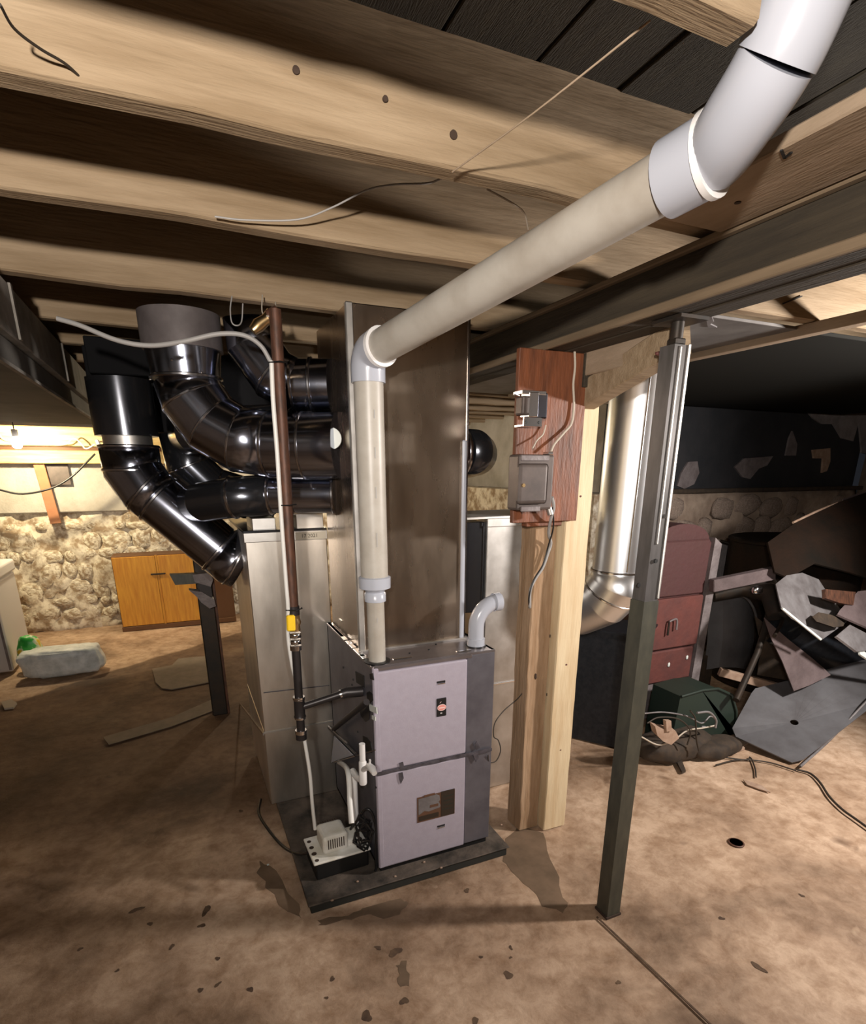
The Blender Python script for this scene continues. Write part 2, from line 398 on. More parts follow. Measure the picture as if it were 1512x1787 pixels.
for pix in ([(884, 1462), (905, 1440), (948, 1452), (962, 1500), (978, 1545), (990, 1575), (982, 1592), (950, 1580), (926, 1548), (898, 1520), (880, 1500)],
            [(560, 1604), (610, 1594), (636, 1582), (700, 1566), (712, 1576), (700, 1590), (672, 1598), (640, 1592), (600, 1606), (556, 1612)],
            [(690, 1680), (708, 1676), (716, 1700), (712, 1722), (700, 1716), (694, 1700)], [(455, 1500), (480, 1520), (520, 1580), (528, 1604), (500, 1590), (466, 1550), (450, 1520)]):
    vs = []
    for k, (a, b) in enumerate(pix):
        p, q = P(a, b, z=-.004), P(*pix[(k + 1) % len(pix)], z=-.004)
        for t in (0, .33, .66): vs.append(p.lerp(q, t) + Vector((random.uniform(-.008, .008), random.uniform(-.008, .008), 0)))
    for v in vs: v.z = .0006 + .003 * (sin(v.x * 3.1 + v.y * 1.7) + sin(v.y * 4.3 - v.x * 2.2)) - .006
    obj('floor_mark', prism(vs, (0, 0, .0004)), 'dark_patch', fl)
# shallow saw cut across the slab
p, q = P(1042, 1600, z=0), P(1240, 1787, z=0); e = q + (q - p) * .8
obj('floor_crack', bar((p.x, p.y, .0), (e.x, e.y, .0), .006, .003), 'stain', fl)

def wallgrid(name, p0, p1, z0, z1, m, amp, step=.09, seed=1):
    """rubble wall as a lumpy sheet between two floor points, 25 cm thick backing"""
    p0, p1 = Vector((*p0, 0)), Vector((*p1, 0)); L_ = (p1 - p0).length; d = (p1 - p0) / L_; nrm = Vector((d.y, -d.x, 0))
    rr = random.Random(seed); nu = max(2, int(L_ / step)); nv = max(2, int((z1 - z0) / step)); bm = bmesh.new(); G = []
    for i in range(nu + 1):
        row = []
        for j in range(nv + 1):
            off = rr.uniform(-amp, amp) + amp * .8 * sin(i * .9 + j * .6)
            row.append(bm.verts.new(p0 + d * (L_ * i / nu) + Vector((0, 0, z0 + (z1 - z0) * j / nv)) + nrm * off))
        G.append(row)
    for i in range(nu):
        for j in range(nv):
            f = bm.faces.new((G[i][j], G[i + 1][j], G[i + 1][j + 1], G[i][j + 1])); f.smooth = True
    a = [bm.verts.new(v - nrm * .25) for v in (p0 + Vector((0, 0, z0)), p1 + Vector((0, 0, z0)), p1 + Vector((0, 0, z1)), p0 + Vector((0, 0, z1)))]
    bm.faces.new(a)
    rim = [r[0] for r in G]
    bm.faces.new(rim + [a[1], a[0]]); bm.faces.new([r[-1] for r in G] + [a[2], a[3]])
    bm.faces.new(G[0] + [a[3], a[0]]); bm.faces.new(G[-1] + [a[2], a[1]])
    bmesh.ops.recalc_face_normals(bm, faces=bm.faces[:])
    return obj(name, bm, m, kind='structure')
YB = 6.36
wb = wallgrid('wall_back', (FX0, YB), (3.3, YB), -.02, 1.56, 'whitewash', .028, .055, seed=3)
wallgrid('wall_left', (FX0, FY0), (FX0, FY1), -.02, ZS, 'wall_dirt', .015, .25, 5)
wallgrid('wall_front', (FX1, FY0), (FX0, FY0), -.02, ZS, 'whitewash', .015, .25, 6)
wr = wallgrid('wall_right', (3.2, 3.6), (FX1, 3.6), -.02, 1.32, 'wall_dirt', .025, seed=8)
wside = wallgrid('wall_return', (3.2, 3.6), (3.2, YB), -.02, 1.32, 'whitewash', .02, seed=9)
# flip: it must look to -X, thickness to +X is fine
wallgrid('wall_far_right', (FX1, 3.6), (FX1, FY0), -.02, ZS, 'wall_dirt', .015, .25, 10)
# upper tarred boards of the right wall, set back on a ledge
wru = obj('wall_upper_right', box(3.2, 3.66, 1.32, FX1, 3.85, ZS), 'tar', kind='structure')
obj('wall_upper_return', box(3.24, 3.85, 1.32, 3.4, YB, ZS), 'plaster_grey', kind='structure')
obj('wall_upper_back', box(FX0, YB + .03, 1.55, 3.3, YB + .2, ZS), 'plaster_grey', kind='structure')
obj('trim_1', box(3.25, 3.55, 1.315, FX1, 3.68, 1.35, .005), 'scrap_dark', wr)
# individual stones
sv = [lump((0, 0, 0), (1, 1, 1), 50 + i, 2) for i in range(6)]
smesh = []
for i, b in enumerate(sv):
    for mm in ('stone_white', 'stone_brown'):
        me = bpy.data.meshes.new('stone'); b.to_mesh(me); me.materials.append(MT[mm]); smesh.append(me)
    b.free()
def stones(parent, x0, x1, z0, z1, plane, axis, kind, n, smin, smax, seed, depth=.045):
    rr = random.Random(seed); z = z0; c = 0
    while z < z1:
        h = rr.uniform(smin, smax) * .7
        if z + h > z1 + .03: break
        u = x0 + rr.uniform(-.1, 0)
        while u < x1 and c < n:
            w = rr.uniform(smin, smax)
            if rr.random() < .82:
                me = smesh[2 * rr.randrange(6) + kind]; o = bpy.data.objects.new('stone', me); COL.objects.link(o); o.parent = parent
                cc = Vector((u + w / 2, plane, z + h / 2 + rr.uniform(-.02, .02))) if axis == 'x' else Vector((plane, u + w / 2, z + h / 2))
                o.location = cc - ORG[parent.name]; dp = depth * rr.uniform(.7, 1.15)
                o.scale = (w * .5, dp, h * .52) if axis == 'x' else (dp, w * .5, h * .52)
                o.rotation_euler = (rr.uniform(-.15, .15), rr.uniform(-.12, .12), rr.uniform(-.1, .1)); c += 1
            u += w * 1.02
        z += h * 1.02
stones(wb, -1.75, .75, .1, 1.05, YB + .012, 'x', 0, 170, .09, .26, 11, .034)
stones(wr, 3.45, 6.0, .2, 1.26, 3.6, 'x', 1, 90, .14, .34, 12, .05)
stones(wside, 3.7, 6.2, .7, 1.3, 3.2, 'y', 0, 40, .2, .4, 13, .03)
# plaster band above the rubble of the back wall
obj('trim_2', box(-2.4, YB - .05, 1.12, .9, YB + .02, 1.56, .01), 'plaster_grey', wb)
# plaster patches on the tarred wall
def patch(poly, y, m='plaster_patch', parent=wru):
    return obj('plaster_patch', prism([P(a, b, y=y) for a, b in poly], (0, .02, 0)), m, parent)
patch([(1405, 712), (1425, 685), (1430, 670), (1470, 668), (1512, 655), (1540, 650), (1540, 800), (1505, 790), (1500, 735), (1490, 770), (1470, 765), (1455, 740), (1435, 740), (1420, 730)], 3.645)
patch([(1183, 848), (1190, 825), (1202, 806), (1218, 805), (1221, 825), (1212, 845), (1195, 853)], 3.645, 'grey_trim')
patch([(1283, 815), (1300, 800), (1330, 798), (1350, 796), (1340, 812), (1325, 818), (1310, 836), (1297, 833)], 3.645, 'grey_trim')
patch([(1372, 795), (1378, 765), (1384, 752), (1392, 775), (1390, 795)], 3.645, 'grey_trim')
patch([(1420, 785), (1450, 782), (1450, 805), (1444, 822), (1436, 825), (1438, 800), (1422, 800)], 3.64, 'debris')

# ceiling: subfloor planks and joists are pieces of it
ce = obj('ceiling', box(FX0, FY0, ZS + .02, FX1, FY1, ZS + .05), 'subfloor', kind='structure')
k = 0; x = FX0
pm = None
while x < FX1 - .05:
    w = .185
    if pm is None:
        o = obj('plank', box(x + .003, FY0, ZS, x + w - .003, FY1, ZS + .02, .002), 'subfloor', ce); pm = o; px0 = x
    else:
        o = bpy.data.objects.new('plank', pm.data); COL.objects.link(o); o.parent = ce; o.location = (x - px0, 0, random.uniform(-.003, .003))
    x += w
JY = [-2.1, -1.6, -1.15, -.75, -.32, .22, .632, 1.09, 1.49, 2.05, 2.55, 2.98, 3.4, 3.82, 4.25, 4.7, 5.1, 5.5, 5.9, 6.25]
def joist(y, i, xe=None):
    FX1 = 6.2 if xe is None else xe
    bm = bmesh.new(); rr = random.Random(i); n = 60; G = []
    for k in range(n + 1):
        x = FX0 + (FX1 - FX0) * k / n; dz = .006 * sin(x * 1.3 + i) + rr.uniform(-.003, .003); wv = rr.uniform(-.002, .002)
        G.append([bm.verts.new(c) for c in ((x, y + wv, ZS), (x, y + wv, ZJ + dz + .004), (x, y + wv + .006, ZJ + dz), (x, y + .044, ZJ + dz), (x, y + .05, ZJ + dz + .006), (x, y + .05, ZS))])
    for a, b in zip(G, G[1:]):
        for j in range(5): bm.faces.new((a[j], a[j + 1], b[j + 1], b[j]))
        bm.faces.new((a[5], a[0], b[0], b[5]))
    bm.faces.new(G[0]); bm.faces.new(G[-1][::-1])
    return obj('joist', finish(bm), 'joist', ce)
for i, y in enumerate(JY): joist(y, i, .70 if i == 6 else None)
# knots and nail holes of the bright joist
for (px, py, r, yy, zmax) in ((792, 235, .007, 1.088, 0), (517, 122, .0055, 1.088, 0), (673, 172, .0045, 1.088, 0)):
    c = P(px, py, y=yy); obj('knot', cyl((c.x, yy - .001, c.z), (c.x, yy + .004, c.z), r, 12), 'spots_dark', ce)
# planks nailed under the joists beside the girder
obj('nailer_board', box(.93, .50, 1.975, 1.12, 1.035, 1.998, .003), 'plank_wood', ce, label='pale board nailed flat under the joists beside the elbow')
obj('nailer_board', box(.99, .30, 1.95, 1.125, .485, 1.996, .003), 'plank_wood', ce)
c = P(1288, 354, z=1.974); obj('knot', cyl((c.x, c.y, 1.9735), (c.x, c.y, 1.976), .006, 10), 'spots_dark', ce)
a, b, c2 = P(1364, 262, z=1.974), P(1370, 276, z=1.974), P(1382, 266, z=1.974)
bm = bar((a.x, a.y, 1.974), (b.x, b.y, 1.974), .004, .002); obj('pencil_mark', bm, 'black', ce)
obj('pencil_mark', bar((b.x, b.y, 1.974), (c2.x, c2.y, 1.974), .004, .002), 'black', ce)

# girder
gi = empty('girder', (1.22, 2, 1.87), 'long dark timber girder crossing under the joists behind the white pipe', 'beam')
obj('beam', box(1.15, FY0 + .1, 1.87, 1.225, YB - .1, 1.986, .004), 'girder', gi)
obj('beam', box(1.227, FY0 + .1, 1.868, 1.30, YB - .1, 1.986, .004), 'girder', gi)
obj('ledger_strip', box(1.128, .4, 1.972, 1.149, YB - .2, 1.986, .003), 'ledger', gi, label='thin pale ledger strip along the top edge')
obj('edge_strip', box(1.138, .0, 1.866, 1.152, YB - .2, 1.888, .003), 'ledger', gi)

# ================================================================ PAD + FURNACE
ZP = .035
pad = empty('equipment_pad', (.66, 2.1, 0), 'low dark grimy slab under the furnace and metal ducts', 'slab')
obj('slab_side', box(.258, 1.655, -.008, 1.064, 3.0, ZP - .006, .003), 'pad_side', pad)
obj('slab_top', box(.250, 1.648, ZP - .006, 1.072, 3.0, ZP, .002), 'pad', pad)
FX, FXR, FYF, FYB, FZ, FT = .531, 1.005, 1.70, 2.335, .06, .872
fu = empty('furnace', (.77, 2.0, ZP), 'lavender grey upright gas furnace with two front doors on the dark slab', 'furnace')
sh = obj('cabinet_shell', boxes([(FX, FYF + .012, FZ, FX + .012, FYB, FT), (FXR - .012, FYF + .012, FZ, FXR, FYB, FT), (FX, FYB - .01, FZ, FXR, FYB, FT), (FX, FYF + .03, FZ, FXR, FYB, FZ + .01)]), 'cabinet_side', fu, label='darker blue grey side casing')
obj('base_rail', box(FX + .01, FYF + .02, ZP, FXR - .005, FYB, FZ), 'black', fu)
obj('top_panel', box(FX - .002, FYF + .008, FT - .012, FXR + .002, FYB, FT, .002), 'cabinet_top', fu, label='scuffed bare metal top')
DX = .889
d1 = obj('upper_door', box(FX + .004, FYF, .475, DX, FYF + .03, .852, .006, seg=2), 'cabinet_paint', fu)
d2 = obj('lower_door', box(FX + .004, FYF, .063, DX, FYF + .03, .462, .006, seg=2), 'cabinet_paint', fu)
obj('side_strip', box(DX + .001, FYF + .006, .063, FXR, FYF + .03, .864, .003), 'cabinet_side', fu, label='narrow darker grey strip right of the doors')  # narrow strip in the darker side colour
obj('corner_rail', box(FX, FYF - .001, .063, FX + .022, FYF + .02, .866, .004), 'cabinet_paint', fu)
obj('header_rail', box(FX + .004, FYF + .002, .853, DX + .02, FYF + .03, .868, .003), 'cabinet_top', fu)
# seam with black tape
def strip_y(poly, y, m, name, parent, th=.0015, label=None):
    o = obj(name, prism([P(a, b, y=y) for a, b in poly], (0, th, 0)), m, parent)
    if label: o['label'] = label
    return o
obj('seam_tape', prism([V((x_, FYF - .003, .4685 + s_ * (.0065 + .0015 * sin(x_ * 60)))) for s_, xs in ((1, [FX + .47 * k / 16 for k in range(17)]), (-1, [FX + .47 * k / 16 for k in range(16, -1, -1)])) for x_ in xs], (0, .0025, 0)), 'tape', fu, label='smeared black tape along the seam between the doors')
for poly in ([(697, 1332), (704, 1330), (706, 1341), (699, 1343)], [(696, 1350), (703, 1348), (705, 1358), (700, 1368), (697, 1360)], [(829, 1299), (833, 1294), (838, 1305), (832, 1309)], [(826, 1317), (834, 1313), (836, 1323), (831, 1330)]):
    strip_y(poly, FYF - .004, 'tape', 'tape_smear', fu, .003)
def slot(px, py, parent, m='black', lit=True):
    c = P(px, py, y=FYF)
    obj('handle_slot', box(c.x - .018, FYF - .001, c.z - .005, c.x + .018, FYF + .004, c.z + .005, .002), m, parent)
    obj('handle_lip', box(c.x - .014, FYF - .004, c.z - .008, c.x + .016, FYF - .0005, c.z - .004, .001), 'chrome', parent)
slot(770, 1190, d1); slot(770, 1441, d2)
# badge: black plate with a red oval
c = P(770.5, 1234, y=FYF); 
bd = obj('badge', box(c.x - .0195, FYF - .003, c.z - .036, c.x + .0195, FYF + .001, c.z + .036, .002), 'black', d1)
el = [Vector((c.x + .0175 * cos(2 * pi * k / 28), FYF - .0045, c.z + .0115 * sin(2 * pi * k / 28))) for k in range(28)]
def el_(rx, rz, yy, cz): return [Vector((c.x + rx * cos(2 * pi * k / 28), yy, c.z + cz + rz * sin(2 * pi * k / 28))) for k in range(28)]
obj('emblem_oval', prism(el_(.0175, .0125, FYF - .0045, 0), (0, .002, 0)), 'logo_light', fu)
obj('emblem_field', prism(el_(.0152, .0098, FYF - .0052, 0), (0, .001, 0)), 'logo_red', fu)
obj('emblem_bar', box(c.x - .012, FYF - .0062, c.z - .0022, c.x + .012, FYF - .005, c.z + .0022), 'logo_light', fu)
obj('emblem_stroke', bar((c.x - .008, FYF - .0034, c.z + .018), (c.x - .002, FYF - .0034, c.z + .023), .002, .001), 'logo_light', fu)
obj('emblem_stroke', box(c.x - .005, FYF - .0036, c.z - .024, c.x + .002, FYF - .003, c.z - .020), 'white_box', fu)
# rating label window on the lower door
def pf(px, py, y=FYF): v = P(px, py, y=y); return (v.x, v.z)
x0, zt0 = pf(728, 1394); x1, _ = pf(794, 1372); zb = pf(728, 1436)[1]; zt = zt0 + .004
lb = obj('rating_label', box(x0, FYF - .002, zb, x1, FYF + .001, zt), 'label_brown', fu, label='dark brown rating label with a pale torn area')
obj('label_paper', prism([Vector((x0 + a * (x1 - x0), FYF - .003, zb + b_ * (zt - zb))) for a, b_ in ((.03, .30), (.03, .94), (.5, .97), (.58, .9), (.6, .72), (.56, .66), (.61, .5), (.6, .42), (.3, .36), (.18, .42))], (0, .001, 0)), 'sheet_light', fu)
obj('label_window', box(x0 + .63 * (x1 - x0), FYF - .0032, zb + .02 * (zt - zb), x1 - .002, FYF - .0018, zt + .003), 'label_dark', fu)
obj('label_clip', box(x0 + .17 * (x1 - x0), FYF - .004, zt - .004, x0 + .46 * (x1 - x0), FYF - .002, zt + .006, .001), 'label_brown', fu)
for q in (.28, .45, .62, .8): obj('label_line', box(x0 + .68 * (x1 - x0), FYF - .0038, zb + q * (zt - zb), x0 + .95 * (x1 - x0), FYF - .0030, zb + q * (zt - zb) + .0022), 'green_bin', fu)
obj('label_mark', box(x0 + .33 * (x1 - x0), FYF - .0042, zb + .5 * (zt - zb), x0 + .55 * (x1 - x0), FYF - .0028, zb + .6 * (zt - zb)), 'label_brown', fu)
obj('label_line', box(x0 + .04 * (x1 - x0), FYF - .0036, zb + .06 * (zt - zb), x0 + .56 * (x1 - x0), FYF - .0026, zb + .24 * (zt - zb)), 'label_dark', fu)
# openings in the left side
def side(poly, m, name, parent=fu, th=.003, x=FX, out=.002):
    return obj(name, prism([P(a, b, x=x - out) for a, b in poly], (th, 0, 0)), m, parent)
side([(620, 1171), (635, 1179), (636, 1200), (622, 1191)], 'black', 'knockout')
side([(645, 1176), (650, 1175), (652, 1187), (646, 1185)], 'black', 'knockout')
side([(640, 1209), (645, 1206), (650, 1212), (651, 1222), (646, 1227), (641, 1224)], 'black', 'knockout')
side([(626, 1232), (634, 1226), (643, 1228), (646, 1242), (644, 1256), (638, 1260), (630, 1250)], 'rubber', 'gas_grommet')
side([(644, 1228), (657, 1235), (658, 1246), (645, 1240)], 'label_white', 'side_label')
side([(649, 1248), (655, 1251), (655, 1258), (649, 1255)], 'label_white', 'side_label')
side([(633, 1284), (640, 1287), (647, 1296), (650, 1311), (648, 1314), (635, 1308)], 'black', 'knockout')
for a, b_ in ((617, 1186), (615, 1195), (600, 1165), (625, 1277), (656, 1340), (657, 1374), (606, 1200)): 
    c = P(a, b_, x=FX); obj('screw', cyl((FX - .003, c.y, c.z), (FX + .001, c.y, c.z), .004, 8), 'black', fu)
# bright crimped tabs along the top left edge
for k, (a, b_) in enumerate(((575, 1117), (585, 1124), (597, 1130), (609, 1137), (621, 1143), (634, 1146))):
    c = P(a, b_, z=FT + .003); obj('foil_tab', box(FX - .006, c.y - .028, FT + .0005, FX + .012 + .004 * (k % 2), c.y + .022, FT + .005, .0015), 'chrome', fu)
for x0_, y0_, l in ((.62, 1.74, .07), (.86, 1.73, .06), (.95, 1.76, .04)):
    obj('foil_tab', box(x0_, y0_, FT + .0005, x0_ + l, y0_ + .012, FT + .003, .001), 'chrome', fu)
for x0_, y0_ in ((.78, 1.80), (.70, 1.79), (.83, 1.85)): obj('screw', cyl((x0_, y0_, FT), (x0_, y0_, FT + .003), .004, 8), 'black', fu)

# plenum above the furnace
pl = empty('supply_plenum', (.75, 2.05, FT), 'tall galvanized supply plenum standing on the furnace top', 'duct')
PX0, PX1, PY0, PY1, PZ1 = .548, .965, 1.885, 2.30, 1.985
obj('casing', box(PX0, PY0, FT + .001, PX1, PY1, PZ1, .003), 'plenum', pl)
obj('corner_cleat', box(PX0 - .008, PY0 - .008, FT + .002, PX0 + .016, PY0 + .010, PZ1, .003), 'galv_dull', pl)
obj('seam_strip', box(PX1 - .022, PY0 - .012, FT + .004, PX1 - .004, PY0 - .0005, 1.60, .006, seg=2), 'pvc_fit', pl, label='pale raised seam strip at the right edge')
obj('corner_cleat', box(PX1 - .004, PY0 - .005, FT + .002, PX1 + .004, PY0 + .02, PZ1, .002), 'seam', pl)
obj('base_flange', boxes([(PX0 - .012, PY0 - .014, FT + .0005, PX1 + .012, PY0 - .001, FT + .006), (PX1 + .001, PY0, FT + .0005, PX1 + .012, PY1, FT + .006)]), 'galv_dull', pl)
for (a, b_) in ((595, 1082), (610, 1110)):
    c = P(a, b_, x=PX0); obj('fastener', box(PX0 - .003, c.y - .02, c.z - .002, PX0, c.y + .02, c.z + .002), 'chrome', pl)
# short round stub on the right of the plenum
st = empty('round_stub', (1.0, 2.05, 1.5), 'short black round duct elbow sticking out right of the plenum', 'duct')
obj('collar', tube([(PX1 + .001, 2.03, 1.565), (1.02, 2.03, 1.565)], .080, 28), 'duct', st)
obj('elbow', tube([(1.02, 2.03, 1.565), (1.07, 2.04, 1.565), (1.115, 2.10, 1.56), (1.125, 2.2, 1.55), (1.125, 2.9, 1.5)], .083, 28, gore=True), 'duct_dark', st)
obj('seam_ring', ringband((1.02, 2.03, 1.565), (1, 0, 0), .082, .012), 'seam', st)

# left tall return box
LB = (.228, 2.352, ZP, .556, 3.0, 1.262)
rb = empty('return_box', (.39, 2.6, ZP), 'tall shiny sheet metal return box left of the furnace', 'duct')
obj('lower_casing', box(LB[0], LB[1], LB[2], LB[3], LB[4], .40, .003), 'galv', rb)
obj('upper_casing', box(LB[0] + .001, LB[1] + .001, .402, LB[3] - .001, LB[4], LB[5], .003), 'galv', rb)
obj('seam_line', box(LB[0] - .003, LB[1] - .003, .394, LB[3] + .002, LB[1] + .01, .402, .001), 'galv_dull', rb)
obj('bright_bar', bar(P(405, 1210, x=LB[0] - .004), P(460, 1281, x=LB[0] - .004), .006, .012), 'chrome', rb, label='thin bright slanted bar on the side')  # thin bright bar running slantwise across the side
obj('top_flange', box(LB[0] - .004, LB[1] - .006, 1.226, LB[3] + .002, LB[1] + .004, 1.264, .002), 'galv_dull', rb)
obj('top_cap', box(LB[0] - .004, LB[1], 1.262, LB[3] + .002, LB[4], 1.272, .002), 'duct_dark', rb)
lbx0 = P(516, 935, y=LB[1] - .007).x; 
wl = obj('writing_label', box(lbx0, LB[1] - .0075, 1.229, LB[3] - .006, LB[1] - .006, 1.259), 'beige_tape', rb)
text('17 2021', .021, face_y((lbx0 + LB[3]) / 2 - .008, LB[1] - .0078, 1.243, rot=0), 'label_dark', rb)
obj('take_off_box', box(.44, LB[1] + .03, 1.27, .552, 2.62, 1.335, .002), 'galv_dull', rb)
obj('take_off_box', box(.268, LB[1] + .05, 1.27, .36, 2.6, 1.315, .002), 'galv_dull', rb)
obj('front_crease', bar(P(460, 1209, y=LB[1] - .002), P(575, 1196, y=LB[1] - .002), .004, .003), 'tape', rb)
# right return box
RB = (1.19, 2.12, 0.0, 1.575, 2.42, 1.305)
r2 = empty('right_duct_box', (1.4, 2.27, 0), 'tall galvanized duct box behind the wooden posts', 'duct')
obj('lower_casing', box(RB[0], RB[1], .002, RB[3], RB[4], .55, .003), 'galv_dull', r2)
obj('upper_casing', box(RB[0] + .001, RB[1] + .002, .552, RB[3] - .001, RB[4], RB[5], .003), 'galv_dull', r2)
obj('seam_line', box(RB[0] - .002, RB[1] - .004, .546, RB[3] + .002, RB[1] + .006, .553, .001), 'chrome', r2)
obj('top_flange', box(RB[0] - .003, RB[1] - .005, 1.27, RB[3] + .002, RB[1] + .004, 1.307, .002), 'galv_dull', r2)
obj('link_duct', box(PX1 + .06, 2.14, .9, RB[0] - .001, 2.40, 1.29, .003), 'duct_dark', r2)
obj('top_cover', prism([Vector(v) for v in ((1.02, 2.10, 1.305), (1.58, 2.10, 1.309), (1.58, 2.43, 1.309), (1.08, 2.43, 1.309))], (0, 0, .008)), 'galv_dull', r2, label='flat dusty top cover overhanging the box')

# ================================================================ ROUND DUCTS (left)
def duct(name, label, path, r, m='duct', rings=(), extra=None, gore=True, rm='seam', parts=None):
    """pieces: list of (part_name, path, radius, material)"""
    base = Vector(path[0]); e = empty(name, base, label, 'duct')
    if parts is None: obj('pipe', tube(path, r, 32, gore=gore), m, e)
    else:
        for nm, pth, rr, mm in parts: obj(nm, tube(pth, rr, 32, gore=True), mm, e)
    for c, a in rings: obj('seam_ring', ringband(c, a, (r if not isinstance(r, (list, tuple)) else r[0]) + .001, .013, .0035, 32), rm, e)
    return e
# big elbow duct
V = Vector
DY = 2.30
j = [V((.086, DY, 1.995)), V((.086, DY, 1.90)), V((.086, DY, 1.80)), V((.100, DY - .01, 1.735)), V((.150, DY - .03, 1.655)), V((.235, DY - .07, 1.60)), V((.33, DY - .13, 1.585)), V((.44, DY - .19, 1.58)), V((.546, 2.05, 1.58))]
big = duct('elbow_duct', 'largest shiny round duct curving from the ceiling into the plenum side', j, .105,
     parts=[('ceiling_collar', [j[0], V((.086, DY, 1.895))], .128, 'galv_dull'), ('collar_cone', [V((.086, DY, 1.895)), j[2] + V((0, 0, .03))], [.126, .112], 'duct'),
            ('adjustable_elbow', j[2:7], .110, 'duct'), ('pipe', j[6:8], .107, 'duct'), ('end_collar', j[7:], .110, 'duct')],
     r=.110, rings=[]) if False else None
e = empty('elbow_duct', j[0], 'largest shiny round duct curving from the ceiling into the plenum side', 'duct')
obj('ceiling_collar', tube([j[0], V((.086, DY, 1.885))], .130, 32), 'collar_dusty', e, label='dusty grey wide ceiling collar')
obj('collar_cone', tube([V((.086, DY, 1.885)), V((.086, DY, 1.80))], [.122, .112], 32), 'duct', e)
obj('adjustable_elbow', tube([V((.086, DY, 1.80))] + j[3:7], .111, 32, gore=True), 'duct', e)
obj('pipe', tube(j[6:8], .108, 32), 'duct', e)
obj('end_collar', tube(j[7:], .110, 32), 'duct', e)
for c, a in ((V((.086, DY, 1.885)), (0, 0, 1)), (V((.086, DY, 1.80)), (0, 0, 1))): obj('seam_ring', ringband(c, a, .116, .012, .004, 32), 'seam', e)
for i in (3, 4, 5, 6, 7): obj('seam_ring', ringband(j[i], (j[i + 1] - j[i]).normalized() + (j[i] - j[i - 1]).normalized(), .111, .010, .003, 32), 'seam', e)
c = P(578, 765, y=2.0); obj('damper_plate', tube([c + V((0, -.0, 0)), c + V((.004, .008, 0))], .035, 20), 'label_white', e, label='pale round dusty patch on the collar')
for a, b_ in ((300, 628), (262, 662), (352, 650)): 
    c = P(a, b_, y=DY - .11); obj('rivet', lump(c, (.004, .004, .004), 3, 1), 'chrome', e)
# lower left diagonal duct
e = empty('diagonal_duct', (-.14, 2.72, 1.66), 'dark glossy duct running diagonally down into the side of the return box', 'duct')
a0, a1, a2, a3, a4 = V((-.150, 2.74, 1.70)), V((-.150, 2.74, 1.60)), V((-.148, 2.74, 1.50)), V((-.105, 2.72, 1.42)), V((.150, 2.66, 1.165))
obj('collar', tube([a0 + V((0, 0, .14)), a1 + V((0, 0, .03))], .118, 32), 'duct_dark', e)
obj('small_collar', tube([a1 + V((0, 0, .03)), a1 + V((0, 0, -.01))], .092, 32), 'galv_dull', e)
obj('adjustable_elbow', tube([a1 + V((0, 0, -.01)), a2, a3, a3 + (a4 - a3) * .15], .112, 32, gore=True), 'duct', e)
obj('pipe', tube([a3 + (a4 - a3) * .15, a4], .110, 32), 'duct', e)
obj('end_elbow', tube([a4, V((.195, 2.65, 1.12)), V((.229, 2.65, 1.10))], .114, 32, gore=True), 'duct', e)
for c, a in ((a1 + V((0, 0, -.01)), (0, 0, 1)), (a2, (0, 0, 1)), (a3, a4 - a3), (a3 + (a4 - a3) * .15, a4 - a3), (a4, a4 - a3), (V((.200, 2.65, 1.115)), (1, 0, -.6))):
    obj('seam_ring', ringband(c, a, .113, .012, .004, 32), 'seam', e)
# upper right duct
e = empty('upper_branch_duct', (.54, 2.2, 1.74), 'upper shiny round branch duct behind the rusty pipe', 'duct')
b0, b1, b2, b3 = V((.547, 2.13, 1.782)), V((.43, 2.18, 1.782)), V((.37, 2.21, 1.815)), V((.31, 2.24, 1.91))
obj('pipe', tube([b0, b1], .086, 32), 'duct', e)
obj('adjustable_elbow', tube([b1, b2, b3, V((.305, 2.235, 1.99))], .088, 32, gore=True), 'duct', e)
for c, a in ((b1, b1 - b0), ((b0 + b1) / 2, b1 - b0), (b2, b3 - b1)): obj('seam_ring', ringband(c, a, .088, .012, .004, 32), 'seam', e)
# lower branch
e = empty('lower_branch_duct', (.54, 2.25, 1.38), 'lower shiny round duct just above the return box', 'duct')
c0, c1, c2 = V((.547, 2.15, 1.412)), V((.33, 2.25, 1.412)), V((.20, 2.32, 1.40))
obj('pipe', tube([c0, c1], .068, 32), 'duct', e)
obj('adjustable_elbow', tube([c1, c2, V((.10, 2.45, 1.38)), V((.06, 2.7, 1.36))], .074, 32, gore=True), 'duct_dark', e)
for t in (0, .35, 1): obj('seam_ring', ringband(c1 + (c0 - c1) * t, c0 - c1, .072, .012, .004, 32), 'seam', e)
obj('seam_ring', ringband(c2, c2 - c1, .075, .012, .004, 32), 'seam', e)
# dark duct behind
e = empty('rear_branch_duct', (.5, 2.4, 1.6), 'dark round duct hidden behind the big elbow', 'duct')
obj('pipe', tube([V((.547, 2.24, 1.66)), V((.30, 2.44, 1.66)), V((.10, 2.58, 1.64)), V((.08, 2.75, 1.64)), V((.08, 2.955, 1.70))], .078, 28, gore=True), 'duct_dark', e)
obj('seam_ring', ringband((.46, 2.31, 1.66), (-.25, .2, 0), .080, .01, .003, 28), 'seam', e)
e = empty('rear_drop_duct', (.05, 2.7, 1.35), 'dark curved duct dropping behind the diagonal duct', 'duct')
obj('pipe', tube([V((.06, 2.86, 1.655)), V((.07, 2.86, 1.52)), V((.16, 2.86, 1.42)), V((.30, 2.86, 1.375)), V((.42, 2.86, 1.37))], .095, 28, gore=True), 'duct_dark', e)
for c, a in ((V((.07, 2.86, 1.52)), (.3, 0, -.8)), (V((.16, 2.86, 1.42)), (.8, 0, -.5))): obj('seam_ring', ringband(c, a, .097, .01, .004, 28), 'seam', e)
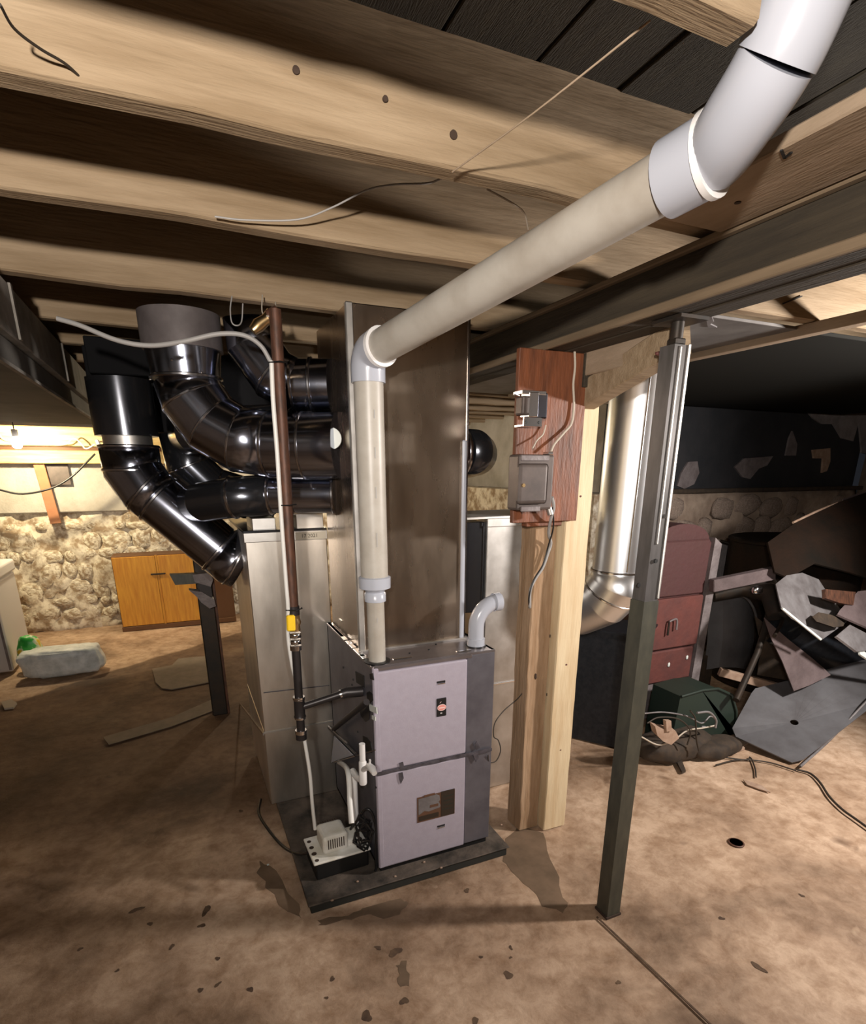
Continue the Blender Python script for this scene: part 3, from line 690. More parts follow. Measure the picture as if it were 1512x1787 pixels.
# dark rectangular take-off and trunk
e = empty('take_off', (0, 2.95, 1.5), 'black rectangular duct trunk behind the round ducts', 'duct')
obj('casing', box(-.28, 2.96, 1.66, .50, 3.3, 1.99, .004), 'matt_black', e)
obj('casing', box(-.25, 2.75, 1.86, .05, 2.96, 1.99, .004), 'matt_black', e)
e = empty('trunk_duct', (-.8, 3, 1.72), 'grey rectangular trunk duct hanging under the joists at the far left', 'duct')
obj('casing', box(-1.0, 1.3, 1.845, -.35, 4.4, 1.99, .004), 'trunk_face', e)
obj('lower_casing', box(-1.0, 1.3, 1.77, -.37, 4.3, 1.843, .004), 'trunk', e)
for y in (2.1, 2.95, 3.7): obj('drive_cleat', box(-.352, y, 1.85, -.344, y + .022, 1.99), 'trunk_face', e)
obj('lower_flange', box(-.375, 1.3, 1.765, -.362, 4.3, 1.775), 'trunk_face', e)
# ================================================================ RIGHT ROUND DUCT
e = empty('vertical_duct', (1.70, 1.87, 1.0), 'bright vertical round duct behind the wooden and steel posts', 'duct')
dx, dy, R = 1.715, 1.88, .118
obj('pipe', tube([V((dx + .02, dy + .01, 1.99)), V((dx, dy, 1.09))], R, 40), 'duct_bright', e)
obj('seam_strip', bar(V((dx - .06, dy - .105, 1.10)), V((dx - .04, dy - .098, 1.98)), .006, .004), 'chrome', e)
obj('adjustable_elbow', tube([V((dx, dy, 1.09)), V((dx, dy, 1.03)), V((dx - .02, dy + .06, .955)), V((dx - .05, dy + .18, .885)), V((dx - .05, dy + .4, .84))], R + .003, 40, gore=True), 'duct_bright', e)
for c, a in ((V((dx, dy, 1.09)), (0, 0, 1)), (V((dx - .01, dy + .03, .99)), (-.1, .35, -.7))): obj('seam_ring', ringband(c, a, R + .003, .012, .004, 40), 'chrome', e)
# black box it enters
bb = empty('black_drop_box', (2.0, 2.6, 0), 'black metal box on the floor behind the steel post', 'box')
Av, dv, nv_ = V((2.16, 2.13, 0)), V((-.58, .81, 0)), V((.81, .58, 0))
obj('casing', prism([Av, Av + dv * .85, Av + dv * .85 + nv_ * .28, Av + nv_ * .28], (0, 0, .66)), 'black_box', bb)
obj('lid', prism([v + V((0, 0, .661)) for v in (Av - dv * .01 - nv_ * .01, Av + dv * .86 - nv_ * .01, Av + dv * .86 + nv_ * .29, Av - dv * .01 + nv_ * .29)], (0, 0, .012)), 'black_box', bb)
# ================================================================ POSTS
e = empty('steel_post', (1.235, 1.24, 0), 'grey telescoping steel post nearest the viewer on a stained floor', 'post')
sx0, sy0 = 1.205, 1.21
def channel(x0, y0, z0, x1, y1, z1, t=.004): return boxes([(x0, y0, z0, x1, y0 + t, z1), (x0, y0 + t, z0, x0 + t, y1 - t, z1), (x1 - t, y0 + t, z0, x1, y1 - t, z1), (x0, y1 - t, z0, x1, y1, z1)])
obj('lower_tube', channel(sx0, sy0, 0, sx0 + .056, sy0 + .056, 1.135), 'post_grey', e, label='painted grey green lower tube')
obj('upper_tube', channel(sx0 + .003, sy0 + .003, 1.134, sx0 + .053, sy0 + .053, 1.805), 'post_galv', e, label='galvanized upper tube with bright edges')
obj('edge_rib', box(sx0 + .050, sy0 - .001, 1.14, sx0 + .057, sy0 + .006, 1.808, .002), 'galv_dull', e)
obj('edge_rib', box(sx0 + .022, sy0 - .001, 1.3, sx0 + .026, sy0 + .004, 1.80, .001), 'galv_dull', e)
obj('base_plate', box(sx0 - .004, sy0 - .004, -.010, sx0 + .060, sy0 + .060, .003), 'spots_dark', e)
obj('jack_screw', cyl((sx0 + .030, sy0 + .028, 1.80), (sx0 + .030, sy0 + .028, 1.862), .016, 16), 'dark_steel', e)
obj('top_plate', box(sx0 - .01, sy0 - .02, 1.860, sx0 + .085, sy0 + .08, 1.868), 'dark_steel', e)
obj('screw_head', box(sx0 + .014, sy0 + .01, 1.806, sx0 + .048, sy0 + .045, 1.822, .003), 'dark_steel', e)
for (a, b_) in ((1145, 979), (1115, 1021), (1160, 901)):
    c = P(a, b_, y=sy0); obj('bolt_hole' if b_ > 950 else 'pin', cyl((c.x, sy0 - .002, c.z), (c.x, sy0 + .002, c.z), .006, 12), 'black' if b_ > 950 else 'chrome', e)
e = empty('old_wood_post', (1.24, 1.81, 0), 'rough brown wooden post carrying the switch board', 'post')
def timber(x0, y0, z0, x1, y1, z1, seed, amp=.0025, n=26):
    rr = random.Random(seed); bm = bmesh.new(); G = []
    for k in range(n + 1):
        z = z0 + (z1 - z0) * k / n
        G.append([bm.verts.new((x + rr.uniform(-amp, amp), y + rr.uniform(-amp, amp), z)) for x, y in ((x0 + .004, y0), (x1 - .004, y0), (x1, y0 + .004), (x1, y1), (x0, y1), (x0, y0 + .004))])
    for a, b in zip(G, G[1:]):
        for j_ in range(6): bm.faces.new((a[j_], a[(j_ + 1) % 6], b[(j_ + 1) % 6], b[j_]))
    bm.faces.new(G[0]); bm.faces.new(G[-1]); return finish(bm)
obj('timber', timber(1.192, 1.765, 0, 1.288, 1.86, 1.868, 1), 'old_wood', e)
for (a, b_, r) in ((935, 1180, .007), (962, 1155, .005), (960, 1110, .004), (958, 1300, .006), (955, 1212, .004)):
    c = P(a, b_, y=1.765); obj('knot', lump((c.x, 1.7645, c.z), (r * .8, .003, r * 2), a, 1), 'spots_dark', e)
e = empty('new_wood_post', (1.35, 1.77, 0), 'pale new wooden post with red marks right of the rough post', 'post')
obj('timber', timber(1.290, 1.722, 0, 1.402, 1.80, 1.735, 2, .0012), 'new_wood', e)
for (a, b_, r) in ((989, 1160, .005), (979, 1309, .004), (1014, 866, .005), (1043, 708, .003)):
    c = P(a, b_, y=1.721); obj('red_mark', lump((c.x, 1.7215, c.z), (r, .0015, r * .8), a, 1), 'red_iron', e)
e = empty('knee_brace', (1.31, 1.5, 1.65), 'pale slanted timber brace between the new post and the girder', 'brace')
obj('brace_timber', bar(V((1.352, 1.765, 1.735)), V((1.318, 1.30, 1.845)), .062, .085, .003, roll=(0, .2, 1)), 'joist', e)
obj('brace_timber', box(1.302, 1.36, 1.80, 1.36, 1.76, 1.995, .003), 'plank_wood', e)
c = P(1150, 617, y=1.32); obj('red_mark', lump(c, (.012, .008, .006), 9, 1), 'red_iron', e)

# ================================================================ SWITCH BOARD on posts
BX0, BX1, BY = 1.052, 1.322, 1.700
e = empty('mounting_board', (1.19, 1.71, 1.31), 'reddish brown board fixed to the wooden posts', 'board')
obj('board', box(BX0, BY, 1.325, BX1, BY + .021, 1.868, .002), 'red_board', e)
obj('board', box(1.125, BY + .022, 1.308, 1.275, BY + .058, 1.86, .002), 'red_board', e)
obj('side_stub', box(1.30, BY - .012, 1.765, 1.335, BY + .02, 1.868, .002), 'girder', e)
# silver transformer
e = empty('transformer', (1.11, 1.66, 1.64), 'small silver transformer box screwed high on the brown board', 'transformer')
T0 = P(912, 690, y=1.645); 
tx0, tz0, tz1 = 1.035, 1.655, 1.735
obj('core', box(tx0 + .024, 1.640, tz0 + .006, tx0 + .058, 1.698, tz1 - .002, .002), 'chrome', e)
obj('winding', box(tx0 + .004, 1.650, tz0 + .012, tx0 + .030, 1.694, tz1 - .012, .006, seg=2), 'box_brown', e)
obj('cover', box(tx0 + .056, 1.648, tz0 + .002, tx0 + .098, 1.699, tz1, .005, seg=2), 'duct', e)
obj('bracket', boxes([(tx0 + .008, 1.644, tz0 - .022, tx0 + .076, 1.650, tz0 + .004), (tx0 + .008, 1.65, tz0 - .022, tx0 + .076, 1.699, tz0 - .017)]), 'chrome', e)
obj('bracket', box(tx0 - .002, 1.644, tz1 - .008, tx0 + .088, 1.699, tz1 + .003, .001), 'chrome', e)
for xx in (.018, .066): obj('screw', cyl((tx0 + xx, 1.642, tz0 - .010), (tx0 + xx, 1.645, tz0 - .010), .004, 8), 'black', e)
obj('terminal_wire', wire([(tx0 - .002, 1.66, tz1 - .012), (tx0 - .02, 1.655, tz1 - .01), (tx0 - .03, 1.65, tz1 - .013)], .0015), 'chrome', e)
# junction box
e = empty('switch_box', (1.09, 1.65, 1.36), 'dusty brown electrical switch box low on the brown board', 'electrical box')
q0, q1 = 1.018, 1.162
obj('housing', box(q0 + .006, 1.632, 1.372, q1, 1.699, 1.548, .008, seg=2), 'box_brown', e)
obj('cover', box(q0, 1.618, 1.392, q1 - .03, 1.634, 1.520, .012, seg=3), 'box_brown', e)
obj('lip', box(q0 + .02, 1.627, 1.368, q0 + .095, 1.634, 1.385, .002), 'grey_trim', e)
obj('lip', box(q0 + .012, 1.627, 1.528, q0 + .12, 1.634, 1.545, .002), 'grey_trim', e)
c = P(913, 847, y=1.617); obj('knob', cyl((c.x, 1.617, c.z), (c.x, 1.611, c.z), .006, 12), 'brass', e)
obj('clamp', box(q1 - .03, 1.625, 1.548, q1 - .012, 1.66, 1.556, .002), 'chrome', e)
obj('clamp', cyl((q1 - .004, 1.645, 1.378), (q1 + .004, 1.642, 1.355), .010, 12), 'galv_dull', e)
# cables on the board
def wobj(name, pts, r, m, label, cat='cable', **k): return obj(name, wire(pts, r, k.pop('n', 8)), m, label=label, cat=cat, **k)
wobj('thermostat_wire', [P(1003, 605, y=1.69), P(1004, 640, y=1.692), P(1001, 670, y=1.692), P(1002, 705, y=1.692), P(998, 738, y=1.69), P(985, 755, y=1.688), P(968, 775, y=1.68), P(962, 788, y=1.67)], .004, 'card', 'pale cable running down the right side of the brown board')
wobj('lead_wire', [P(953, 742, y=1.69), P(948, 758, y=1.685), P(938, 768, y=1.68), P(930, 782, y=1.66)], .0025, 'card', 'short thin wire between the silver transformer and the brown box')
wobj('armored_cable', [P(964, 868, y=1.645), P(967, 885, y=1.66), P(962, 905, y=1.68), P(958, 930, y=1.72), P(962, 948, y=1.745), P(957, 965, y=1.75), P(948, 990, y=1.75), P(935, 1010, y=1.75), P(926, 1030, y=1.75), P(925, 1055, y=1.752), P(925, 1060, y=1.76)], .0055, 'cable_grey', 'grey armoured cable hanging from the brown box down the rough post')
wobj('black_cable', [P(965, 885, y=1.66), P(966, 920, y=1.69), P(958, 950, y=1.74), P(948, 985, y=1.745), P(932, 1012, y=1.745), P(924, 1040, y=1.745), P(924, 1060, y=1.755)], .0028, 'rubber', 'thin black wire twisted along the grey armoured cable')
wobj('low_voltage_wire', [P(917, 1203, y=1.80), P(903, 1220, y=1.80), P(880, 1240, y=1.78), P(864, 1262, y=1.75), P(862, 1285, y=1.74), P(870, 1292, y=1.74), P(874, 1310, y=1.73), P(866, 1328, y=1.72), P(854, 1330, y=1.71), P(852, 1318, y=1.70)], .0022, 'cord', 'thin looping wire from the rough post to the furnace edge')

# ================================================================ WHITE VENT PIPE
VX, VY = .566, 1.755
vp = empty('vent_pipe', (VX, VY, FT), 'long white plastic vent pipe rising from the furnace and crossing the ceiling', 'pipe')
obj('thin_pipe', cyl((VX, VY, FT - .005), (VX, VY, 1.10), .0295, 28), 'pvc_pipe', vp)
obj('roof_gasket', tube([(VX, VY, FT), (VX, VY, FT + .004), (VX, VY, FT + .005)], [.046, .046, .036], 24), 'rubber', vp)
obj('reducer', tube([(VX, VY, 1.085), (VX, VY, 1.112), (VX, VY, 1.116), (VX, VY, 1.124), (VX, VY, 1.130), (VX, VY, 1.165), (VX, VY, 1.168)], [.0355, .0355, .031, .036, .052, .053, .046], 32), 'pvc_fit', vp)
L0, L1 = V((.574, 1.700, 1.834)), V((.788, .805, 1.944)); dL = (L1 - L0).normalized()
obj('riser_pipe', cyl((VX, VY, 1.165), (VX, VY, 1.77), .0445, 32), 'pvc_pipe', vp)
ce_ = V((VX, VY, 1.822))
el = [V((VX, VY, 1.745)), V((VX, VY, 1.775))]
a_, b_ = V((VX, VY, 1.775)), ce_ + dL * .055; ctl = V((VX, VY, 1.83))
for t in (.15, .3, .45, .6, .75, .9, 1): el.append(a_ * (1 - t) ** 2 + ctl * 2 * t * (1 - t) + b_ * t * t)
el.append(b_ + dL * .022)
obj('elbow', tube(el, .051, 32), 'pvc_fit', vp, label='smooth white elbow where the riser turns')
obj('elbow_lip', tube([b_ + dL * .012, b_ + dL * .026], [.0535, .0535], 32), 'pvc', vp)
obj('long_pipe', cyl(b_, L1 + dL * .02, .0445, 32), 'pvc_pipe', vp, label='long dusty ceiling run with small printed marks')
q1_ = V((.776, .705, 1.962)); q2_ = V((.766, .655, 1.995)); q3_ = V((.772, .625, 2.06)); q4_ = V((.80, .615, 2.14))
def lerp(a, b, t): return a + (b - a) * t
obj('coupling', tube([L1 - dL * .035, L1 + dL * .032], .054, 32), 'pvc_fit', vp)
obj('coupling_rim', tube([L1 + dL * .030, L1 + dL * .040], .0575, 32), 'pvc', vp)
bend = curve([L1, L1 + dL * .04, lerp(L1, q1_, .95), q2_, q3_, q4_, q4_ + V((.02, -.005, .06))], 6)
obj('second_elbow', tube(bend[6:19], .0505, 32), 'pvc_fit', vp, label='white elbow turning up between the joists')
d_ = (q3_ - q2_).normalized()
obj('third_elbow', tube(bend[18:31], .0530, 32), 'pvc_fit', vp)
# print marks
for (px, py, l) in ((655, 715, 30), (655, 780, 40), (655, 850, 40), (655, 930, 50), (653, 1080, 14)):
    c = P(px, py, y=VY - .0448 if py < 1000 else VY - .0300); c2 = P(px + (.6 if py < 1000 else 0), py + l * .5, y=c.y)
    obj('print_mark', bar((VX + (c.x - VX) * .3, VY - math.sqrt(max(0, (.0452 if py < 1000 else .0302) ** 2 - ((c.x - VX) * .3) ** 2)), c.z), (VX + (c.x - VX) * .3, VY - math.sqrt(max(0, (.0452 if py < 1000 else .0302) ** 2 - ((c.x - VX) * .3) ** 2)), c2.z), .0025, .001, roll=(0, 1, 0)), 'cable_grey', vp)
# furnace intake elbow (second white elbow)
e = empty('intake_elbow', (.962, 1.775, FT), 'short white plastic elbow pipe on the right corner of the furnace top', 'pipe')
ix, iy = .962, 1.778
pts = [V((ix, iy, FT + .001)), V((ix, iy, FT + .03))] + arc((ix + .085, iy, FT + .075), (-1, 0, 0), (0, 0, 1), .085, 0, pi / 2 * .98, 8)
obj('elbow', tube(pts, .029, 28, cap=False), 'pvc_fit', e)
obj('base_socket', tube([(ix, iy, FT + .001), (ix, iy, FT + .03)], .0335, 28), 'pvc_fit', e)
obj('gasket', cyl((ix, iy, FT), (ix, iy, FT + .004), .038, 24), 'rubber', e)
p_, d2_ = pts[-1], V((1, 0, .02)).normalized()
bm = tube([p_ - d2_ * .012, p_ + d2_ * .014], .034, 28, cap=False); obj('end_socket', bm, 'pvc_fit', e)

# ================================================================ GAS PIPE with white tube
gp = empty('gas_pipe', (.305, 1.86, .6), 'vertical rusty brown gas pipe with a yellow shutoff valve', 'pipe')
def gpt(px, py, y=1.86): return P(px, py, y=y)
g0 = P(480, 540, y=1.86); gv = gpt(517, 1085); gb = gpt(526, 1285)
def on(t): return lerp(g0, gb, t)
tz = lambda z: lerp(g0, gb, (g0.z - z) / (g0.z - gb.z))
z_v, z_t = gv.z, gpt(522, 1235).z
obj('rusty_pipe', cyl(g0, tz(z_v + .045), .0175, 20), 'rust', gp, label='rusty brown upper length')
obj('coupling', cyl(tz(z_v + .055), tz(z_v + .025), .020, 20), 'iron', gp)
obj('valve_body', tube([tz(z_v + .028), tz(z_v + .012), tz(z_v), tz(z_v - .012), tz(z_v - .03)], [.019, .019, .023, .019, .019], 20), 'brass', gp)
c = tz(z_v + .002) + V((-.012, -.022, 0)); obj('valve_handle', bar(c + V((-.002, 0, .028)), c + V((-.004, 0, -.026)), .028, .016, .004, roll=(0, 1, 0)), 'yellow', gp, label='bright yellow lever handle')
obj('handle_stem', cyl(tz(z_v), c, .008, 12), 'brass', gp)
for dz in (.045, .068, .09): obj('union_nut', tube([tz(z_v - dz + .008), tz(z_v - dz - .008)], .0215 - .002 * (dz > .06), 6 if dz < .08 else 16), 'chrome', gp)
obj('drop_pipe', cyl(tz(z_v - .095), tz(z_t + .03), .0145, 20), 'iron', gp, label='black lower length')
obj('tee', tube([tz(z_t + .034), tz(z_t + .028), tz(z_t - .028), tz(z_t - .034)], [.0215, .0190, .0190, .0215], 20), 'iron', gp)
obj('chrome_band', cyl(tz(z_t + .042), tz(z_t + .030), .0205, 20), 'chrome', gp)
obj('drip_leg', cyl(tz(z_t - .03), tz(gb.z + .02), .0145, 20), 'iron', gp)
obj('chrome_band', cyl(tz(z_t - .032), tz(z_t - .042), .0195, 20), 'chrome', gp)
obj('chrome_band', cyl(tz(gb.z + .026), tz(gb.z + .012), .0205, 20), 'chrome', gp)
obj('end_cap', cyl(tz(gb.z + .014), tz(gb.z - .010), .0195, 20), 'iron', gp)
tp = tz(z_t); ep = V((FX - .058, 1.835, tz(z_t).z + .04))
obj('branch_pipe', cyl(tp, ep, .0125, 20), 'iron', gp)
obj('chrome_band', cyl(lerp(tp, ep, .86), lerp(tp, ep, .90), .0165, 16), 'chrome', gp)
obj('elbow', tube([lerp(tp, ep, .9), ep, ep + V((.03, -.008, .0)), ep + V((.056, -.012, .0))], .019, 20, gore=False), 'iron', gp)
s0, s1 = P(640, 1225, x=FX - .03), P(583, 1272, x=FX - .03)
obj('diagonal_pipe', cyl(s0, V((s1.x, min(s1.y, 2.33), s1.z)), .011, 16), 'iron', gp)
# white tube along the pipe
wobj('ceiling_cable', [P(100, 556, y=2.0), P(140, 568, y=1.98), P(205, 594, y=1.95), P(262, 603, y=1.93), P(320, 596, y=1.90), P(380, 583, y=1.88), P(425, 585, y=1.87), P(455, 603, y=1.87), P(473, 632, y=1.87)], .0065, 'cable_grey', 'grey cable bowing under the ceiling from the left to the rusty pipe', n=12)
wobj('white_tube', [P(474, 630, y=1.85), P(477, 700, y=1.85), P(484, 790, y=1.85), P(491, 900, y=1.85), P(499, 1010, y=1.85), P(503, 1062, y=1.85), P(503, 1110, y=1.88), P(510, 1160, y=1.88), P(519, 1200, y=1.90), P(530, 1280, y=1.90), P(541, 1350, y=1.88), P(545, 1400, y=1.87), P(550, 1447, y=1.88)], .0068, 'white_tube', 'white plastic drain tube strapped along the rusty pipe down to the pump', cat='tube', n=12)
for (a, b_) in ((497, 881), (508, 1063), (480, 633)):
    c = P(a + 6, b_, y=1.85); obj('cable_tie', tube([c + V((-.028, .0, -.001)), c + V((.0, -.024, 0)), c + V((.024, -.004, .001)), c + V((.026, .012, .0))], .0022, 6), 'black', gp)
# wires near the ceiling
wobj('hanging_wire', [P(405, 517, y=2.0), P(402, 540, y=1.98), P(405, 563, y=1.96), P(415, 568, y=1.96), P(422, 560, y=1.98), P(424, 530, y=2.0)], .002, 'cable_grey', 'thin loop of wire hanging under the joists left of the rusty pipe')
wobj('pipe_hanger', [P(458, 515, y=2.0), P(458, 545, y=1.96), P(470, 552, y=1.93), P(481, 545, y=1.96), P(481, 528, y=2.0)], .002, 'card', 'thin wire hanger holding the rusty pipe at the ceiling')
e = empty('brass_fitting', P(460, 565, y=1.95), 'small copper coloured fitting beside the top of the rusty pipe', 'fitting')
c = P(458, 566, y=1.95); obj('body', tube([c + V((-.03, 0, -.02)), c + V((-.012, 0, -.004)), c + V((.01, 0, .012)), c + V((.03, 0, .026))], [.014, .020, .016, .022], 12), 'brass', e)
obj('pipe', tube([c + V((.02, 0, .02)), c + V((.05, -.01, .035))], .02, 14), 'rust', e)
wobj('joist_wire', [P(375, 378, y=1.47, ), P(430, 384, y=1.46), P(520, 383, y=1.44), P(580, 362, y=1.40), P(640, 332, y=1.33), P(690, 322, y=1.25), P(745, 320, y=1.18), P(770, 312, y=1.15)], .0018, 'cable_grey', 'thin white wire sagging between two joists')
p0, p1 = P(790, 300, y=1.085), P(1135, 36, y=.70)
wobj('taut_string', [p0, lerp(p0, p1, .5) + V((0, 0, -.004)), p1], .0013, 'plank_wood', 'straight tan string stretched across the joists to the ceiling front')
wobj('drooping_cord', [P(0, 8, y=.98), P(25, 50, y=1.02), P(70, 85, y=1.05), P(115, 112, y=1.075), P(150, 145, y=1.10)], .0018, 'cord', 'thin dark cord crossing the bright joist in the corner')
wobj('faint_wire', [P(850, 330, y=1.2), P(895, 355, y=1.2), P(915, 372, y=1.25), P(922, 400, y=1.3)], .0018, 'card', 'faint short wire hanging behind the long white pipe')
for k, (a, b_, c_, d_2) in enumerate(((722, 277, 775, 232), (775, 288, 850, 225), (790, 300, 880, 235))): pass

# ================================================================ CONDENSATE TRAP
tr = empty('condensate_trap', P(632, 1345, x=FX - .05), 'white plastic trap with stub pipe on the furnace left side', 'pipe')
X0 = FX - .050
def S(px, py, x=X0): return P(px, py, x=x)
t0, t1, t2, t3 = S(632, 1298), S(633, 1328), S(634, 1352), S(634, 1368)
obj('stub_pipe', cyl(t0, t1, .0105, 20), 'pvc', tr)
obj('tee_body', tube([t1, t1 + V((0, 0, -.004)), t3 + V((0, 0, .004)), t3], [.0115, .0135, .0140, .0125], 20), 'pvc', tr)
s_ = S(634, 1343); obj('side_arm', tube([s_, S(645, 1338), S(651, 1344)], .010, 16), 'pvc', tr)
obj('side_drop', tube([S(644, 1337), S(650, 1342), S(654, 1350)], [.012, .013, .009], 16), 'pvc', tr)
obj('clip', bar(S(645, 1336), S(646, 1326), .006, .006), 'pvc', tr)
obj('cross_arm', tube([S(634, 1362), S(625, 1358), S(616, 1346)], [.012, .012, .0135], 16), 'pvc', tr)
obj('drain_pipe', tube([S(616, 1346), S(619, 1365), S(620, 1390), S(622, 1436)], .0105, 20), 'pvc', tr)
obj('dark_foot', cyl(t3 + V((0, 0, -.001)), t3 + V((0, 0, -.012)), .0115, 16), 'rubber', tr)
e = empty('drain_hose', S(600, 1340, FX - .07), 'second milky hose bending down beside the trap', 'pipe')
obj('hose', wire([S(592, 1330, FX - .02), S(600, 1335, FX - .05), S(607, 1345, FX - .07), S(610, 1370, FX - .08), S(611, 1400, FX - .09), S(614, 1437, FX - .1)], .010, 14), 'white_tube', e)
# bent metal boot
e = empty('sheet_metal_boot', P(600, 1300, x=FX - .04), 'bent triangular piece of bright sheet metal against the furnace side', 'sheet metal')
xo = FX - .045
obj('flap', prism([P(583, 1285, x=xo), P(616, 1318, x=xo), P(590, 1326, x=xo), P(578, 1331, x=xo)], (.003, 0, 0)), 'pvc_fit', e)
obj('upper_edge', bar(P(574, 1269, x=xo + .02), P(622, 1318, x=xo + .02), .012, .012, .002), 'iron', e)
obj('bright_edge', bar(P(573, 1267, x=xo + .01), P(606, 1297, x=xo + .01), .004, .006), 'chrome', e)
obj('bottom_edge', bar(P(585, 1330, x=xo), P(655, 1309, x=FX - .006), .004, .004), 'chrome', e)
# ================================================================ PUMP
pu = empty('condensate_pump', (.40, 1.86, .1), 'cream plastic condensate pump with slotted cover beside the furnace', 'pump')
A_, B_, C_ = P(548, 1509, z=.118), P(648, 1480, z=.118), P(530, 1475, z=.118); ux = (B_ - A_); uy = (C_ - A_); L1_ = ux.length; L2_ = .17
ux.normalize(); uy = V((-ux.y, ux.x, 0)); Mx = Matrix(((ux.x, uy.x, 0, A_.x), (ux.y, uy.y, 0, A_.y), (0, 0, 1, 0), (0, 0, 0, 1)))
def pbox(a, b, c, d, e_, f, bev=0, seg=1): return box(a, b, c, d, e_, f, bev, Mx, seg)
tank = obj('tank', pbox(.008, .008, ZP + .001, L1_ - .008, L2_ - .004, .108, .006, 2), 'black', pu, label='black reservoir tank')
obj('cover_plate', pbox(0, 0, .108, L1_, L2_, .118, .004, 2), 'pump', pu)
obj('motor_cover', pbox(.045, .03, .118, .145, .135, .195, .014, 3), 'pump', pu)
obj('motor_shoulder', pbox(.140, .04, .118, .200, .125, .150, .010, 2), 'pump', pu)
for k in range(8): obj('vent_slot', pbox(.064 + k * .0085, .0285, .142, .0675 + k * .0085, .0305, .182), 'spots_dark', pu)
for k in range(9): obj('vent_slot', pbox(.052 + k * .0095, .128, .194, .057 + k * .0095, .137, .1965), 'spots_dark', pu)
for (a, b_, r) in ((.016, .018, .008), (.016, .06, .010), (.016, .10, .009), (.016, .14, .008), (.215, .06, .006)):
    c = Mx @ V((a, b_, 0)); obj('port_hole', cyl((c.x, c.y, .117), (c.x, c.y, .1188), r, 14), 'spots_dark', pu)
obj('pump_switch', pbox(.18, .105, .118, .20, .125, .128, .002), 'strut', pu)
# black cord coil between pump and furnace
c0_ = P(650, 1462, y=1.745); pts = []
for k in range(60):
    a = k * .62; rr = .030 + .010 * sin(k * 1.7)
    pts.append(V((c0_.x - .035 + rr * cos(a) * .9 + .008 * sin(k), 1.745 + .012 * sin(k * .9), .20 + rr * 1.6 * sin(a) - .018 * sin(k * .23))))
obj('cord_coil', tube(pts, .0035, 6), 'rubber', label='tangled black power cord bundled between pump and furnace', cat='cord')
wobj('power_cord', [P(612, 1447, y=1.80), P(625, 1430, y=1.77), P(638, 1412, y=1.75), P(650, 1420, y=1.735), P(657, 1450, y=1.73), P(656, 1480, y=1.73), P(657, 1512, y=1.725), P(655, 1520, y=1.725)], .005, 'rubber', 'black power cord dropping along the furnace corner', cat='cord')
wobj('floor_tube', [P(455, 1395, z=.01), P(452, 1420, z=.008), P(470, 1450, z=.008), P(495, 1478, z=.012), P(520, 1490, z=.045), P(538, 1488, z=.10)], .006, 'rubber', 'black cord on the floor curling around the shiny box foot', cat='cord')
# debris crumbs on the pad
for k, (a, b_) in enumerate(((624, 1539), (690, 1530), (848, 1455), (875, 1440), (770, 1515), (580, 1572), (740, 1505))):
    c = P(a, b_, z=ZP); obj('crumb', lump((c.x, c.y, ZP + .002), (.006, .005, .003), 70 + k, 1), 'debris', pad)

# ================================================================ LEFT BACK AREA
cb = empty('wall_cabinet', (-.2, 6.1, 0), 'orange brown two-door wooden cabinet standing against the whitewashed wall', 'cabinet')
cx0, cx1, cy0, cz0, cz1 = -.665, .42, 6.02, .02, .725
cx0 = P(205, 1020, y=cy0).x - .02
obj('carcass', box(cx0, cy0 + .018, cz0, cx1, cy0 + .28, cz1, .004), 'cab_edge', cb)
sp = P(279, 1020, y=cy0).x; w_ = sp - cx0
for a, b_ in ((cx0 + .006, sp - .012), (sp + .012, sp + .012 + w_ - .02)):
    dd = obj('door', box(a, cy0, cz0 + .03, b_, cy0 + .018, cz1 - .008, .003), 'cab_wood', cb)
obj('center_stile', box(sp - .010, cy0 + .004, cz0 + .02, sp + .010, cy0 + .02, cz1 - .004), 'cab_wood', cb)
obj('latch', box(sp - .065, cy0 - .012, cz1 - .19, sp + .065, cy0 - .001, cz1 - .175, .003), 'dark_steel', cb)
obj('bottom_rail', box(cx0 - .004, cy0 - .004, 0, cx1, cy0 + .02, .045, .003), 'cab_edge', cb)
# sill beams above the wall
sl = obj('trim_3', box(-3.1, 6.12, 1.70, .9, 6.33, 1.86, .006), 'sill', kind='structure')
obj('trim_4', box(-3.1, 6.18, 1.555, .9, 6.34, 1.665, .006), 'sill', kind='structure')
obj('trim_5', box(-3.1, 6.22, 1.665, .9, 6.34, 1.70), 'cab_edge', kind='structure')
obj('ceiling_pipe', tube([V((-3.0, 6.04, 1.925)), V((.3, 6.04, 1.90))], .02, 14), 'pipe_red', label='dull red pipe running above the bright timber sill', cat='pipe')
c = P(70, 810, y=6.24)
obj('wood_strut', bar(V((c.x - .01, 6.24, 1.56)), V((c.x + .03, 6.24, 1.03)), .085, .03, .003, roll=(0, 1, 0)), 'strut', label='short reddish wooden stick hanging on the wall below the sill', cat='wood piece')
a_, b_ = P(80, 808, y=6.28), P(125, 846, y=6.28)
obj('wall_hatch', box(a_.x, 6.27, b_.z, b_.x, 6.29, 1.55, .002), 'box_brown', label='small dark brown square board beside the reddish stick', cat='board')
wobj('black_wire', [P(-30, 848, y=6.0), P(0, 855, y=6.0), P(40, 862, y=6.0), P(90, 852, y=6.0), P(125, 832, y=6.0), P(150, 808, y=6.0), P(166, 792, y=6.0)], .008, 'rubber', 'black wire drooping across the whitewashed wall', cat='cable')
wobj('yellow_wire', [P(-5, 752, y=6.05), P(10, 768, y=6.05), P(60, 772, y=6.05), P(110, 776, y=6.05), P(128, 765, y=6.06), P(140, 772, y=6.06), P(150, 783, y=6.06), P(165, 776, y=6.06)], .006, 'label_white', 'pale wire stapled along the timber sill to the bulb', cat='cable')
